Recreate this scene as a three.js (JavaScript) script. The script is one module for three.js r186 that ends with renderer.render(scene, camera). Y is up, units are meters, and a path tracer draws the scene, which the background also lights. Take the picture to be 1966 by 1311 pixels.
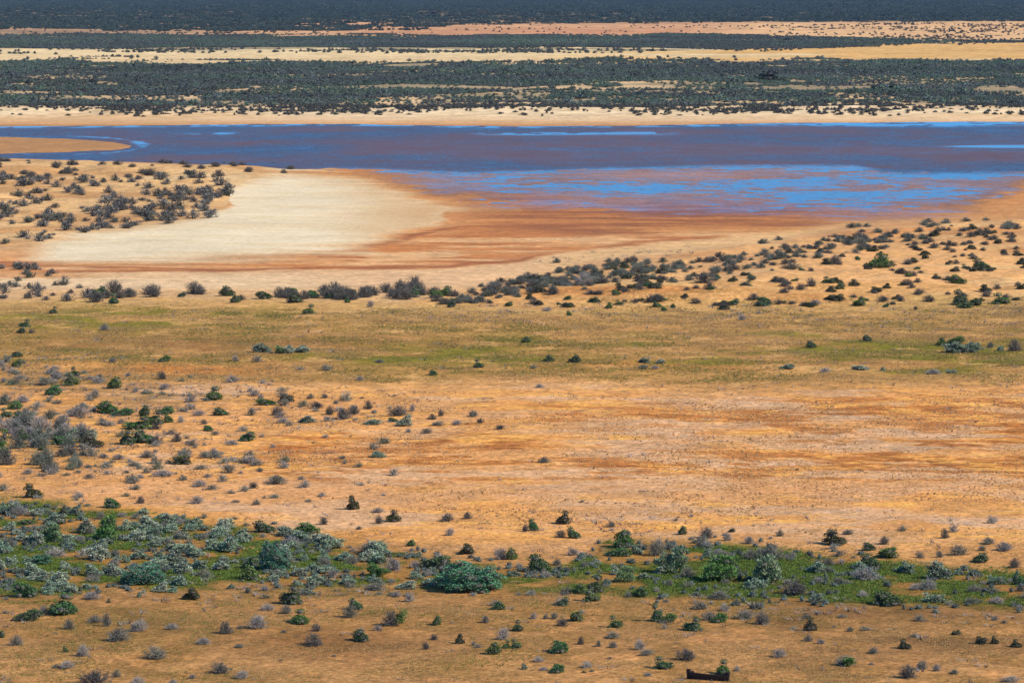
import * as THREE from 'three';
import { mergeGeometries } from 'three/addons/utils/BufferGeometryUtils.js';

// ---------------------------------------------------------------- camera, sky, sun, exposure
const EYE = 40;                                  // metres above the plain, on the brow of a hill
const SPAN = 7500;                               // long lens: survey units per radian (the photograph is 1966 units wide)
const PITCH = Math.atan(695.5 / SPAN);           // the lens looks down a little; the horizon is just above the frame
const scene = new THREE.Scene();
const camera = new THREE.PerspectiveCamera(2 * Math.atan(655.5 / SPAN) * 180 / Math.PI, 1966 / 1311, 1, 90000);
camera.position.set(0, EYE, 0);
camera.rotation.set(-PITCH, 0, 0);
const renderer = new THREE.WebGLRenderer({ antialias: true });
renderer.toneMapping = THREE.LinearToneMapping;
renderer.toneMappingExposure = 1.36;
renderer.shadowMap.enabled = true;
renderer.shadowMap.type = THREE.PCFSoftShadowMap;

function clearSky() {                            // a deep blue cloudless sky, a little paler at the horizon
  const W = 512, H = 256, a = new Float32Array(W * H * 4);
  for (let j = 0; j < H; j++) {
    const up = Math.sin(((j + 0.5) / H - 0.5) * Math.PI), t = Math.pow(1 - Math.max(up, 0), 5);
    for (let i = 0; i < W; i++) a.set([0.035 + 0.055 * t, 0.125 + 0.265 * t, 0.34 + 0.47 * t, 1], (j * W + i) * 4);
  }
  const s = new THREE.DataTexture(a, W, H, THREE.RGBAFormat, THREE.FloatType);
  s.mapping = THREE.EquirectangularReflectionMapping; s.magFilter = THREE.LinearFilter; s.needsUpdate = true;
  return s;
}
scene.background = clearSky();
scene.environment = scene.background;

const sun = new THREE.DirectionalLight(0xfff0da, 4.2);
sun.position.set(0.80, 0.70, 0.34).multiplyScalar(900).add(new THREE.Vector3(0, 0, -500));
sun.target.position.set(0, 0, -500);
sun.castShadow = true; sun.shadow.mapSize.set(4096, 4096); sun.shadow.radius = 1;
Object.assign(sun.shadow.camera, { left: -500, right: 500, top: 700, bottom: -700, near: 10, far: 2500 });
scene.add(sun, sun.target);
scene.fog = new THREE.FogExp2(new THREE.Color(0.34, 0.56, 0.95), 0.000022);

// ---------------------------------------------------------------- numbers, noise, survey
let seed = 7;
const rnd = () => { seed = (seed + 0x6d2b79f5) | 0; let t = Math.imul(seed ^ (seed >>> 15), 1 | seed); t = (t + Math.imul(t ^ (t >>> 7), 61 | t)) ^ t; return ((t ^ (t >>> 14)) >>> 0) / 4294967296; };
const rr = (a, b) => a + (b - a) * rnd();
const clamp = (x, a = 0, b = 1) => x < a ? a : x > b ? b : x;
const ss = (a, b, x) => { const t = clamp((x - a) / (b - a)); return t * t * (3 - 2 * t); };
const lerp = (a, b, t) => a + (b - a) * t;
const hash = (i, j) => { let h = Math.imul(i, 374761393) ^ Math.imul(j, 668265263); h = Math.imul(h ^ (h >>> 13), 1274126177); return ((h ^ (h >>> 16)) >>> 0) / 4294967296; };
function vn(x, y) {
  const i = Math.floor(x), j = Math.floor(y), u = x - i, v = y - j, a = u * u * (3 - 2 * u), b = v * v * (3 - 2 * v);
  const p = hash(i, j), q = hash(i + 1, j), r = hash(i, j + 1), s = hash(i + 1, j + 1);
  return p + (q - p) * a + (r - p) * b + (p - q - r + s) * a * b;
}
function fbm(x, y, n = 4) { let s = 0, a = 0.5, t = 0; for (let k = 0; k < n; k++) { s += a * vn(x, y); t += a; a *= 0.5; x = x * 2.03 + 17.3; y = y * 2.03 - 9.1; } return s / t; }
// the survey: where a sight line meets the plain, and back
const cosP = Math.cos(PITCH), sinP = Math.sin(PITCH);
function sight(X, Y, height = 0) {
  const v = (Y - 655.5) / SPAN, fall = v * cosP + sinP, k = (EYE - height) / fall;
  return { x: (X - 983) / SPAN * k, z: -(cosP - v * sinP) * k };
}
function bearing(x, z) {                          // [across, down] in survey units of a place on the plain
  const d = -z, depth = d * cosP + EYE * sinP, drop = EYE * cosP - d * sinP;
  return [983 + x / depth * SPAN, 655.5 + drop / depth * SPAN];
}
const line = (...p) => {                          // a surveyed line: down as a function of across
  const t = new Float32Array(3200);
  for (let i = 0; i < 3200; i++) {
    const X = i - 600; let k = 0;
    while (k < p.length - 2 && X > p[k + 1][0]) k++;
    const [x0, y0] = p[k], [x1, y1] = p[k + 1];
    t[i] = y0 + (y1 - y0) * clamp((X - x0) / (x1 - x0));
  }
  return (X) => t[clamp(Math.round(X) + 600, 0, 3199) | 0];
};
const inside = (X, Y, top, bottom, soft) => ss(top(X) - soft, top(X) + soft, Y) * (1 - ss(bottom(X) - soft, bottom(X) + soft, Y));

const L = {
  farShore: line([0, 243], [300, 241], [600, 238], [800, 240], [1000, 243], [1300, 240], [1500, 236], [1966, 233]),
  nearWater: line([0, 318], [400, 326], [560, 326], [640, 325], [900, 333], [1100, 327], [1300, 322], [1640, 320], [1700, 332], [1966, 331]),
  wetEnd: line([560, 322], [640, 326], [720, 342], [800, 362], [950, 388], [1150, 406], [1400, 408], [1600, 417], [1750, 415], [1850, 405], [1910, 372], [1966, 350]),
  barTop: line([0, 262], [130, 266], [210, 271], [258, 280], [262, 300]), barEnd: line([0, 296], [120, 294], [210, 289], [258, 281], [262, 270]),
  stripTop: line([0, 962], [250, 985], [450, 1012], [650, 1042], [900, 1085], [1090, 1100], [1160, 1040], [1300, 1042], [1470, 1058], [1640, 1078], [1800, 1098], [1966, 1108]),
  stripEnd: line([0, 1168], [200, 1142], [450, 1126], [700, 1132], [1000, 1142], [1300, 1158], [1500, 1172], [1700, 1178], [1966, 1180]),
  panTop: line([20, 480], [150, 452], [300, 436], [400, 420], [434, 396], [440, 354], [560, 340], [620, 344], [700, 354], [790, 378], [850, 400], [900, 408]),
  panEnd: line([20, 500], [150, 506], [300, 503], [450, 496], [560, 489], [700, 473], [780, 448], [835, 420], [850, 402], [900, 396]),
  slopeTop: line([0, 590], [760, 590], [870, 566], [1000, 530], [1150, 508], [1300, 498], [1450, 480], [1650, 447], [1800, 436], [1966, 428]),
  slopeEnd: line([0, 592], [760, 594], [870, 588], [1200, 592], [1500, 590], [1700, 585], [1966, 578]),
  duneTop: line([0, 304], [300, 314], [450, 320], [540, 330], [560, 345]), duneEnd: line([0, 475], [60, 468], [150, 448], [300, 434], [400, 420], [436, 398], [440, 370], [500, 345], [560, 338]),
  scrubATop: line([0, 118], [300, 123], [700, 124], [1100, 124], [1300, 118], [1966, 115]), scrubAEnd: line([0, 208], [400, 208], [800, 200], [1300, 202], [1966, 206]),
  scrubBTop: line([0, 70], [400, 70], [800, 70], [1000, 69], [1966, 78]), scrubBEnd: line([0, 95], [300, 97], [900, 99], [1300, 98], [1500, 94], [1700, 84], [1966, 80]),
  scrubCEnd: line([0, 57], [500, 62], [800, 58], [900, 50], [1300, 45], [1966, 40]),
};

// ---------------------------------------------------------------- the lie of the land
function height(x, z) {
  const d = Math.hypot(x, z);
  if (d < 80) return 37.8 * (1 - ss(1.5, 70, d)) + 0.25;            // the hill under the viewer
  if (d > 20000) return 0.3;
  const [X, Y] = bearing(x, z);
  if (X < -560 || X > 2560 || z > 0) return 0.3 + 0.3 * fbm(x / 90, z / 90, 2);
  const n = fbm(x / 9, z / 9, 3) - 0.5, m = fbm(x / 38 + 50, z / 38, 2) - 0.5;
  let h = 0.28 + 0.24 * n + 0.30 * m;
  if (Y > 210 && Y < 470) {                                         // the lake basin and its flats
    const w = (fbm(x / 14 + 3, z / 14, 3) - 0.5);
    const s = Y + w * 3, open = ss(L.farShore(X) - 1, L.farShore(X) + 2.5, s) * (1 - ss(L.nearWater(X) - 4, L.nearWater(X) + 1, s));
    const film = ss(L.nearWater(X) - 4, L.nearWater(X) + 2, s) * (1 - ss(2, 16, Y + w * 34 - L.wetEnd(X))) * ss(600, 640, X);
    const flat = ss(212, 226, Y) * (1 - ss(420, 455, Y)) * (1 - ss(860, 380, X) * ss(300, 330, Y));
    h = lerp(h, 0.10 + 0.06 * n, flat);
    const streak = 0.38 * fbm(x / 6, z / 5 + 7, 3) + 0.62 * fbm(x / 2.6, z / 2.7, 3) - 0.5, wide = fbm(x / 30, z / 22, 3) - 0.5;
    const islet = 1.7 * Math.exp(-(((X - 1270) / 170) ** 2) - ((Y - 336) / 9) ** 2) + Math.exp(-(((X - 1900) / 150) ** 2) - ((Y - 351) / 6) ** 2);
    const dry = 0.13 * islet + 0.11 * ss(-50, 6, Y - L.wetEnd(X)) - 0.012;
    h = lerp(h, 0.42 * streak + 0.16 * wide + dry - 0.012, ss(0, 0.25, film));
    h = lerp(h, -0.5, open * (1 - ss(0.02, 0.3, film)));
    const bar = X < 300 ? inside(X + w * 30, Y + w * 4, L.barTop, L.barEnd, 2.5) * (1 - ss(235, 262, X + w * 40)) : 0;
    h = lerp(h, 0.16 + 0.05 * n, bar);
  }
  if (X < 620 && Y > 290 && Y < 490) {                              // low dunes on the near side of the water
    const D = 1.5 * Math.exp(-(((Y - 326) / 11) ** 2)) * (1 - ss(330, 580, X));
    h += Math.max(D, 0) * (0.75 + 0.6 * m) + 1.5 * n * inside(X, Y, L.duneTop, L.duneEnd, 12);
  }
  if (X < 600 && Y > 300 && Y < 500) h = lerp(h, Math.max(h, 0.14), ss(610, 540, X) * ss(L.duneTop(X) - 5, L.duneTop(X) + 1, Y));
  if (X > 700 && Y > 415 && Y < 610) h += inside(X, Y, L.slopeTop, L.slopeEnd, 16) * (0.8 * ss(800, 1500, X) + 1.5 * n + 1.4 * m);
  if (Y > 196 && Y < 240) h += (1.4 * m + 1.1 * n + 0.7) * Math.exp(-(((Y - 215) / 8) ** 2));
  if (Y < 205) h += 1.6 * m;
  if (Y > 600) h += 0.2 * n;
  return h;
}
function ground(X, Y) {                           // the place where a sight line meets the land
  let p = sight(X, Y, 0.3);
  for (let k = 0; k < 3; k++) p = sight(X, Y, Math.max(height(p.x, p.z), 0));
  p.y = height(p.x, p.z); p.far = Math.hypot(p.x, p.z);
  return p;
}

// ---------------------------------------------------------------- colours of the ground (sRGB, 0 to 255)
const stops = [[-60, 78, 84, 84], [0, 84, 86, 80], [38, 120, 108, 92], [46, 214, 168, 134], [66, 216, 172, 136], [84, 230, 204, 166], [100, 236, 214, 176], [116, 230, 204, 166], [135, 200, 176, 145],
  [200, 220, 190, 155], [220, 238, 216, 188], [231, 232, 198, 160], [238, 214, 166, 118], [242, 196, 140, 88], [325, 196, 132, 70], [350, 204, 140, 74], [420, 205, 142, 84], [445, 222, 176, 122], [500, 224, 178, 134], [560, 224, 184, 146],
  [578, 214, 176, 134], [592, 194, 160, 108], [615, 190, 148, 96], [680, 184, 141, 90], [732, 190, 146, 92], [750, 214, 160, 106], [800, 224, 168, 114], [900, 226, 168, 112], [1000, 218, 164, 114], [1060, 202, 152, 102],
  [1150, 174, 132, 88], [1240, 172, 131, 88], [1300, 188, 144, 98], [1400, 188, 144, 98]];  // browner and darker from the green strip to the front
const baseTable = new Float32Array(1600 * 3);
for (let i = 0; i < 1600; i++) {
  let k = 0; const Y = i - 100;
  while (k < stops.length - 2 && Y > stops[k + 1][0]) k++;
  for (let c = 0; c < 3; c++) baseTable[i * 3 + c] = lerp(stops[k][c + 1], stops[k + 1][c + 1], clamp((Y - stops[k][0]) / (stops[k + 1][0] - stops[k][0])));
}
const C = [0, 0, 0];
const over = (r, g, b, m) => { if (m > 0.003) { C[0] += (r - C[0]) * m; C[1] += (g - C[1]) * m; C[2] += (b - C[2]) * m; } };
function soil(x, z, fine) {
  const [X, Y] = bearing(x, z), d = Math.hypot(x, z), u = x / d, v = Math.log(d);
  const w1 = fbm(u * 10 + v * 4, v * 10 - u * 4, 4) - 0.5, w2 = fbm(u * 42 + v * 18 + 9, v * 42 - u * 18, 4) - 0.5, w3 = fbm(u * 160 + v * 60, v * 160 - u * 60 + 5, 3) - 0.5;
  const g = vn(x / fine, z / fine) - 0.5, g2 = vn(x / fine / 2.7 + 40, z / fine / 2.7) - 0.5, grain = g + g2;
  let panHere = 0;
  const reach = Y > 560 ? 46 : Y > 300 ? 16 : Y > 120 ? 6 : 3;           // how far edges wander, in survey units
  const Yw = Y + reach * (w1 * 0.9 + w2 * 0.55 + w3 * 0.2), Xw = X + 160 * w1 + 40 * w2;
  const bi = clamp(Math.round(Yw) + 100, 0, 1599) * 3;
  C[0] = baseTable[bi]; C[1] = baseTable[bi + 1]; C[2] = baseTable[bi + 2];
  if (Y > 730 && Y < 1110) {                                             // the bare orange flat: ochre, rust and pale crust
    const on = ss(735, 765, Yw) * (1 - ss(1010, 1075, Yw));
    const right = ss(500, 1500, X);
    const p = fbm(u * 34 + 4, v * 56, 4), q = fbm(u * 84, v * 190 + 31, 4), r = fbm(u * 22 + 77, v * 34, 4), vein = 1 - Math.abs(2 * fbm(u * 60 + 12, v * 150 + 3, 4) - 1);
    over(218, 178, 146, on * ss(0.44, 0.60, r + 0.12 * (right - 0.5)) * 0.85);
    over(212, 178, 154, on * right * ss(0.50, 0.62, fbm(u * 70, v * 120 + 31, 4)) * 0.7);
    over(232, 168, 98, on * ss(0.47, 0.60, p) * 0.6);
    const belt = Math.exp(-(((Y - 805) / 30) ** 2)) * ss(850, 1100, X) + Math.exp(-(((Y - 903) / 38) ** 2)) * ss(420, 560, X) + Math.exp(-(((Y - 860) / 20) ** 2)) * (1 - ss(900, 1100, X)) * ss(460, 560, X) + 0.7 * ss(1350, 1600, X) * Math.exp(-(((Y - 850) / 90) ** 2));
    over(208, 132, 60, on * ss(0.50, 0.60, 0.6 * q + 0.4 * p + 0.07 * belt - 0.03) * (0.10 + 0.42 * clamp(belt)));
    over(150, 90, 50, on * ss(0.55, 0.66, 0.7 * q + 0.3 * p + 0.06 * belt - 0.03) * 0.45 * clamp(belt));
    over(150, 92, 52, on * ss(0.92, 0.98, vein) * ss(0.46, 0.56, p + 0.08 * belt - 0.03) * (0.1 + 0.6 * clamp(belt)));
    over(246, 186, 104, on * ss(0.56, 0.66, fbm(u * 100 + 7, v * 210, 3)) * ss(0.46, 0.54, p) * 0.7);
    over(208, 148, 100, on * ss(0.1, 0.4, w3) * 0.5);
    over(150, 122, 84, Math.max(Math.exp(-(((X - 130) / 170) ** 2) - ((Yw - 735) / 30) ** 2), Math.exp(-(((X - 330) / 150) ** 2) - ((Yw - 768) / 20) ** 2), Math.exp(-(((X - 90) / 120) ** 2) - ((Yw - 850) / 60) ** 2)) * ss(0.35, 0.6, q) * 0.75);
    const rim = Math.exp(-(((Yw - 945) / 14) ** 2));
    over(214, 166, 128, rim * 0.6);
  }
  if (Y > 560 && Y < 770) {                                              // the thinly grassed plain
    const on = ss(578, 596, Yw) * (1 - ss(738, 762, Yw));
    const a = Math.exp(-(((Yw - 622) / 20) ** 2)) * (1 - ss(430, 720, Xw)) + Math.exp(-(((Yw - 697) / 22) ** 2)) * ss(380, 560, Xw) + 0.75 * Math.exp(-(((Yw - 675) / 34) ** 2)) * ss(1250, 1500, Xw) + 0.4 * Math.exp(-(((Yw - 660) / 40) ** 2));
    const k = fbm(u * 60 + 8, v * 60, 4);
    over(128, 120, 44, on * clamp(a) * ss(0.36, 0.58, k + 0.25 * g) * 0.62);
    over(112, 120, 34, on * clamp(a - 0.3) * ss(0.52, 0.66, k) * 0.6);
    over(212, 168, 116, on * ss(0.60, 0.72, fbm(u * 120 + 60, v * 120, 3)) * 0.7);
    over(140, 98, 60, Math.exp(-(((Yw - 662) / 14) ** 2) - ((Xw - 420) / 330) ** 2) * 0.5 * on);
    over(206, 136, 72, Math.exp(-(((Yw - 712) / 9) ** 2) - ((Xw - 330) / 220) ** 2) * 0.8 + Math.exp(-(((Yw - 718) / 5) ** 2) - ((Xw - 1260) / 170) ** 2) * 0.6);
  }
  if (Y > 930) {                                                         // the foreground
    const on = inside(X, Yw, L.stripTop, L.stripEnd, 16), k = fbm(u * 70 + 2, v * 70, 4), lush = 0.45 + 0.35 * ss(1050, 1250, X) + 0.45 * ss(1420, 1560, X) + 0.44 * (1 - ss(350, 950, X));
    over(150, 112, 60, on * 0.7);
    over(108, 98, 42, on * ss(0.38, 0.60, k + 0.1 * (lush - 0.5)) * 0.8);
    over(70, 92, 30, on * ss(0.47, 0.64, k + 0.16 * (lush - 0.6)) * 0.75);
    const low = ss(1120, 1165, Yw) * (1 - on);
    over(146, 112, 66, low * ss(0.46, 0.64, k) * 0.5);
    over(204, 150, 100, low * ss(0.58, 0.72, fbm(u * 95 + 21, v * 95, 3)) * 0.6);
    over(112, 84, 58, ss(1380, 1560, X) * Math.exp(-(((Yw - 1225) / 45) ** 2)) * ss(0.36, 0.6, fbm(u * 40, v * 40 + 9, 3)) * 0.75);  // darker brown patches towards the right of the near ground
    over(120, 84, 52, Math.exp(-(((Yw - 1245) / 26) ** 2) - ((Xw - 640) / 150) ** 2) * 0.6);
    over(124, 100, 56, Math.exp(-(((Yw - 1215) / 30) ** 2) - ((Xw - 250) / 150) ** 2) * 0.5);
  }
  if (Y < 620 && Y > 300) {                                              // lake shore, salt pan, rust streaks
    const lineY = line0(X), along = fbm(x / 46 + 2, z / 26, 4), hair = fbm(x / 17, z / 5.5 + 4, 4);
    const shore = ss(lineY - 10, lineY + 26, Yw) * (1 - ss(548, 572, Yw)) * (1 - ss(1100, 1500, X));
    over(224, 186, 146, shore * 0.7);
    over(234, 210, 178, shore * (1 - ss(420, 760, X)) * ss(512, 536, Yw) * 0.75);
    const t = Yw - lineY;
    over(214, 150, 92, Math.exp(-((t / 26) ** 2)) * (1 - ss(1000, 1250, X)) * 0.75);
    over(204, 136, 74, ss(0.46, 0.6, hair) * Math.exp(-(((t - 12) / 24) ** 2)) * (1 - ss(1050, 1400, X)) * 0.8);
    over(158, 92, 42, (Math.exp(-(((t + 2) / 4) ** 2)) + Math.exp(-(((t - 20) / 4) ** 2)) * ss(0.45, 0.55, along)) * ss(0.40, 0.54, hair) * (1 - ss(1000, 1150, X)) * 0.9);
    const l2 = line2(X), between = ss(lineY - 6, lineY + 6, Yw) * (1 - ss(l2 - 4, l2 + 8, Yw)) * (1 - ss(1350, 1600, X)), fray = fbm(x / 24 + 9, z / 7, 4);
    over(216, 154, 96, between * ss(0.40, 0.56, fray) * 0.8);
    over(196, 124, 62, between * ss(0.52, 0.62, hair) * 0.75);
    over(168, 98, 46, between * ss(0.60, 0.68, fray) * 0.7);
    over(232, 190, 142, between * ss(0.42, 0.34, hair) * ss(560, 760, X) * 0.8);
    over(156, 90, 42, Math.exp(-(((Yw - l2) / 2.6) ** 2)) * ss(0.36, 0.50, along) * (1 - ss(1250, 1500, X)) * 0.85);
    over(160, 94, 44, Math.exp(-(((Yw - lineY) / 3) ** 2)) * (1 - ss(640, 900, X)) * ss(0.36, 0.48, hair) * 0.8);
    const wetN = fbm(x / 7, z / 6 + 40, 4) - 0.5;
    over(152, 110, 74, ss(L.nearWater(X) - 6, L.nearWater(X), Y) * (1 - ss(-4, 22, Y - L.wetEnd(X) + 40 * wetN)) * ss(640, 900, X) * (1 - 0.8 * Math.exp(-(((X - 1270) / 170) ** 2) - ((Y - 336) / 8) ** 2)) * 0.8);
    // wet red mud beyond the film of water
    const mud = ss(820, 1060, X) * ss(-40, -4, Yw - L.wetEnd(X)) * (1 - ss(40, 62, Yw - L.wetEnd(X) + 0.03 * (X - 1000)));
    over(194, 124, 60, mud * (1 - ss(1700, 1900, X)) * 0.8);
    over(152, 92, 46, mud * ss(0.42, 0.58, 0.5 * hair + 0.5 * along) * (1 - ss(1500, 1780, X)) * 0.9);
    over(224, 184, 132, Math.exp(-(((Yw - L.slopeTop(X) + 16) / 13) ** 2)) * ss(980, 1120, X) * 0.8);
    over(190, 128, 68, ss(1450, 1700, X) * Math.exp(-(((Yw - 412) / 16) ** 2)) * 0.7);
    const pan = X < 900 ? inside(Xw - 60 * w1, Yw + 34 * (hair - 0.5) + 26 * (along - 0.5), L.panTop, L.panEnd, 15) * ss(20, 110, Xw) : 0; panHere = pan;
    over(232, 198, 158, X < 1000 ? inside(Xw - 40 * w1, Yw + 30 * (along - 0.5), (q) => L.panTop(q) - 8, (q) => L.panEnd(q) + 6, 16) * ss(20, 120, Xw) * 0.8 : 0);
    over(240, 228, 206, pan * 0.92);
    over(226, 204, 166, pan * ss(0.5, 0.66, hair) * 0.4); over(214, 172, 124, pan * ss(600, 850, X + 130 * w1 + 120 * (along - 0.5)) * 0.85);
    const dune = X < 570 ? inside(X, Yw, L.duneTop, L.duneEnd, 10) * ss(565, 460, X) : 0;
    over(224, 186, 136, dune * 0.9); over(232, 206, 166, X < 480 ? Math.exp(-(((Yw - 346) / 6) ** 2)) * ss(180, 300, X) * 0.8 : 0);
    over(184, 134, 82, dune * ss(0.5, 0.62, along) * 0.6);
    const slope = inside(X, Yw, L.slopeTop, L.slopeEnd, 12);
    over(222, 170, 112, slope * 0.85);
    over(196, 134, 80, slope * ss(0.52, 0.64, along) * 0.6);
    over(224, 190, 140, slope * ss(0.6, 0.7, hair) * 0.6);
  }
  if (Y <= 300 && Y > 240) over(182, 136, 84, X < 320 ? 0.9 : 0);
  if (Y < 240) {
    const s = fbm(x / 130, z / 90, 4), s2 = fbm(x / 40, z / 30, 3);
    over(214, 170, 122, ss(205, 215, Y) * ss(0.5, 0.64, s) * 0.5);
    over(224, 178, 114, ss(900, 1500, X) * inside(X, Yw, L.scrubBEnd, L.scrubATop, 3) * ss(0.34, 0.62, s + 0.2 * ss(1400, 1900, X)) * 0.85);
    over(206, 150, 118, ss(560, 900, X) * (1 - ss(1250, 1500, X)) * Math.exp(-(((Yw - 61) / 7) ** 2)) * 0.8);
    over(230, 190, 148, ss(1280, 1500, X) * inside(X, Yw, L.scrubCEnd, L.scrubBTop, 3) * 0.8);
    over(150, 128, 110, ss(560, 200, X) * Math.exp(-(((Yw - 62) / 6) ** 2)) * 0.85);
    const cover = Math.max(inside(X, Yw, L.scrubATop, L.scrubAEnd, 4) * 0.5, inside(X, Yw, L.scrubBTop, L.scrubBEnd, 2) * 0.6, 0);
    over(112, 110, 98, cover * ss(0.3, 0.55, s2));
  }
  const rough = (Y > 560 ? 1 : 0.7) * (1 - 0.6 * panHere), light = 1 + rough * (0.26 * grain + 0.22 * w3) + 0.10 * w2;
  C[0] *= light; C[1] *= light; C[2] *= light * (1 + 0.04 * g2);
}
const line2 = line([0, 516], [140, 516], [400, 522], [860, 511], [1000, 499], [1080, 484], [1300, 464], [1600, 430]);
const line0 = line([0, 508], [300, 506], [500, 498], [700, 480], [800, 458], [880, 440], [1100, 432], [1300, 430]);

function soilTexture(x0, x1, z0, z1, w, h, fine) {
  const a = new Uint8Array(w * h * 4);
  for (let j = 0, o = 0; j < h; j++) for (let i = 0; i < w; i++, o += 4) {
    soil(lerp(x0, x1, (i + 0.5) / w), lerp(z0, z1, (j + 0.5) / h), fine);
    a[o] = clamp(C[0], 0, 255); a[o + 1] = clamp(C[1], 0, 255); a[o + 2] = clamp(C[2], 0, 255); a[o + 3] = 255;
  }
  const t = new THREE.DataTexture(a, w, h);
  t.colorSpace = THREE.SRGBColorSpace; t.magFilter = THREE.LinearFilter; t.needsUpdate = true;
  return t;
}
function crust(n) {                                // crumbly soil relief, one tile
  const a = new Uint8Array(n * n * 4), P = 24;
  const tile = (x, y, p) => { const i = Math.floor(x), j = Math.floor(y), u = x - i, v = y - j, s = u * u * (3 - 2 * u), t = v * v * (3 - 2 * v), m = (k) => ((k % p) + p) % p; return lerp(lerp(hash(m(i), m(j)), hash(m(i + 1), m(j)), s), lerp(hash(m(i), m(j + 1)), hash(m(i + 1), m(j + 1)), s), t); };
  for (let j = 0, o = 0; j < n; j++) for (let i = 0; i < n; i++, o += 4) {
    let s = 0; for (let k = 0, q = P, w = 0.45; k < 4; k++, q *= 2, w *= 0.62) s += w * tile(i / n * q, j / n * q, q);
    a[o] = a[o + 1] = a[o + 2] = clamp(s * 215, 0, 255); a[o + 3] = 255;
  }
  const t = new THREE.DataTexture(a, n, n);
  t.wrapS = t.wrapT = THREE.RepeatWrapping; t.magFilter = THREE.LinearFilter; t.needsUpdate = true; t.channel = 1;
  return t;
}
function dampness(x0, x1, z0, z1, w, h) {          // wet mud along the lake shines, dry sand does not
  const a = new Uint8Array(w * h * 4);
  for (let j = 0, o = 0; j < h; j++) for (let i = 0; i < w; i++, o += 4) {
    const x = lerp(x0, x1, (i + 0.5) / w), z = lerp(z0, z1, (j + 0.5) / h), [X, Y] = bearing(x, z);
    let r = 1;
    if (Y > 225 && Y < 460) {
      const n = fbm(x / 7, z / 6 + 40, 4) - 0.5, b = fbm(x / 40, z / 30, 3) - 0.5;
      const wet = ss(L.nearWater(X) - 6, L.nearWater(X), Y) * (1 - ss(-8, 26, Y - L.wetEnd(X) + 60 * b + 40 * n)) * ss(620, 800, X + 200 * b);
      r = lerp(1, 0.19 + 0.5 * clamp(n + 0.25), wet);
    }
    a[o] = a[o + 1] = a[o + 2] = r * 255; a[o + 3] = 255;
  }
  const t = new THREE.DataTexture(a, w, h); t.magFilter = THREE.LinearFilter; t.needsUpdate = true;
  return t;
}
const bands = [ // distance from, to, half width, texture columns, rows, grain in metres, relief in metres
  [150, 312, 52, 2048, 2048, 0.10, 0.10], [312, 505, 80, 2048, 2048, 0.16, 0.13], [505, 1130, 178, 2048, 2048, 0.30, 0.12], [1130, 2650, 410, 2048, 1024, 1.1, 0], [2650, 9000, 1400, 2048, 1024, 4, 0]];
const tint = new THREE.Color(0.86, 0.825, 0.67);   // sun and sky together are brighter than white paper here
const relief = crust(1024);
const bandMaterial = bands.map(([d0, d1, w, tw, th, fine, bump], i) => {
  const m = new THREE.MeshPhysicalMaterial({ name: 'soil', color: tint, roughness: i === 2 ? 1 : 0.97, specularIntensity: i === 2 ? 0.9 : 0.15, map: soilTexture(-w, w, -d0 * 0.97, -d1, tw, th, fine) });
  if (i === 2) m.roughnessMap = dampness(-w, w, -d0 * 0.97, -d1, 1024, 2048);
  if (bump) { m.bumpMap = relief; m.bumpScale = bump; }
  return m;
});
const plainSoil = new THREE.MeshStandardMaterial({ name: 'soil', color: new THREE.Color(0.52, 0.34, 0.19), roughness: 0.96, bumpMap: relief, bumpScale: 0.05 });

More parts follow.
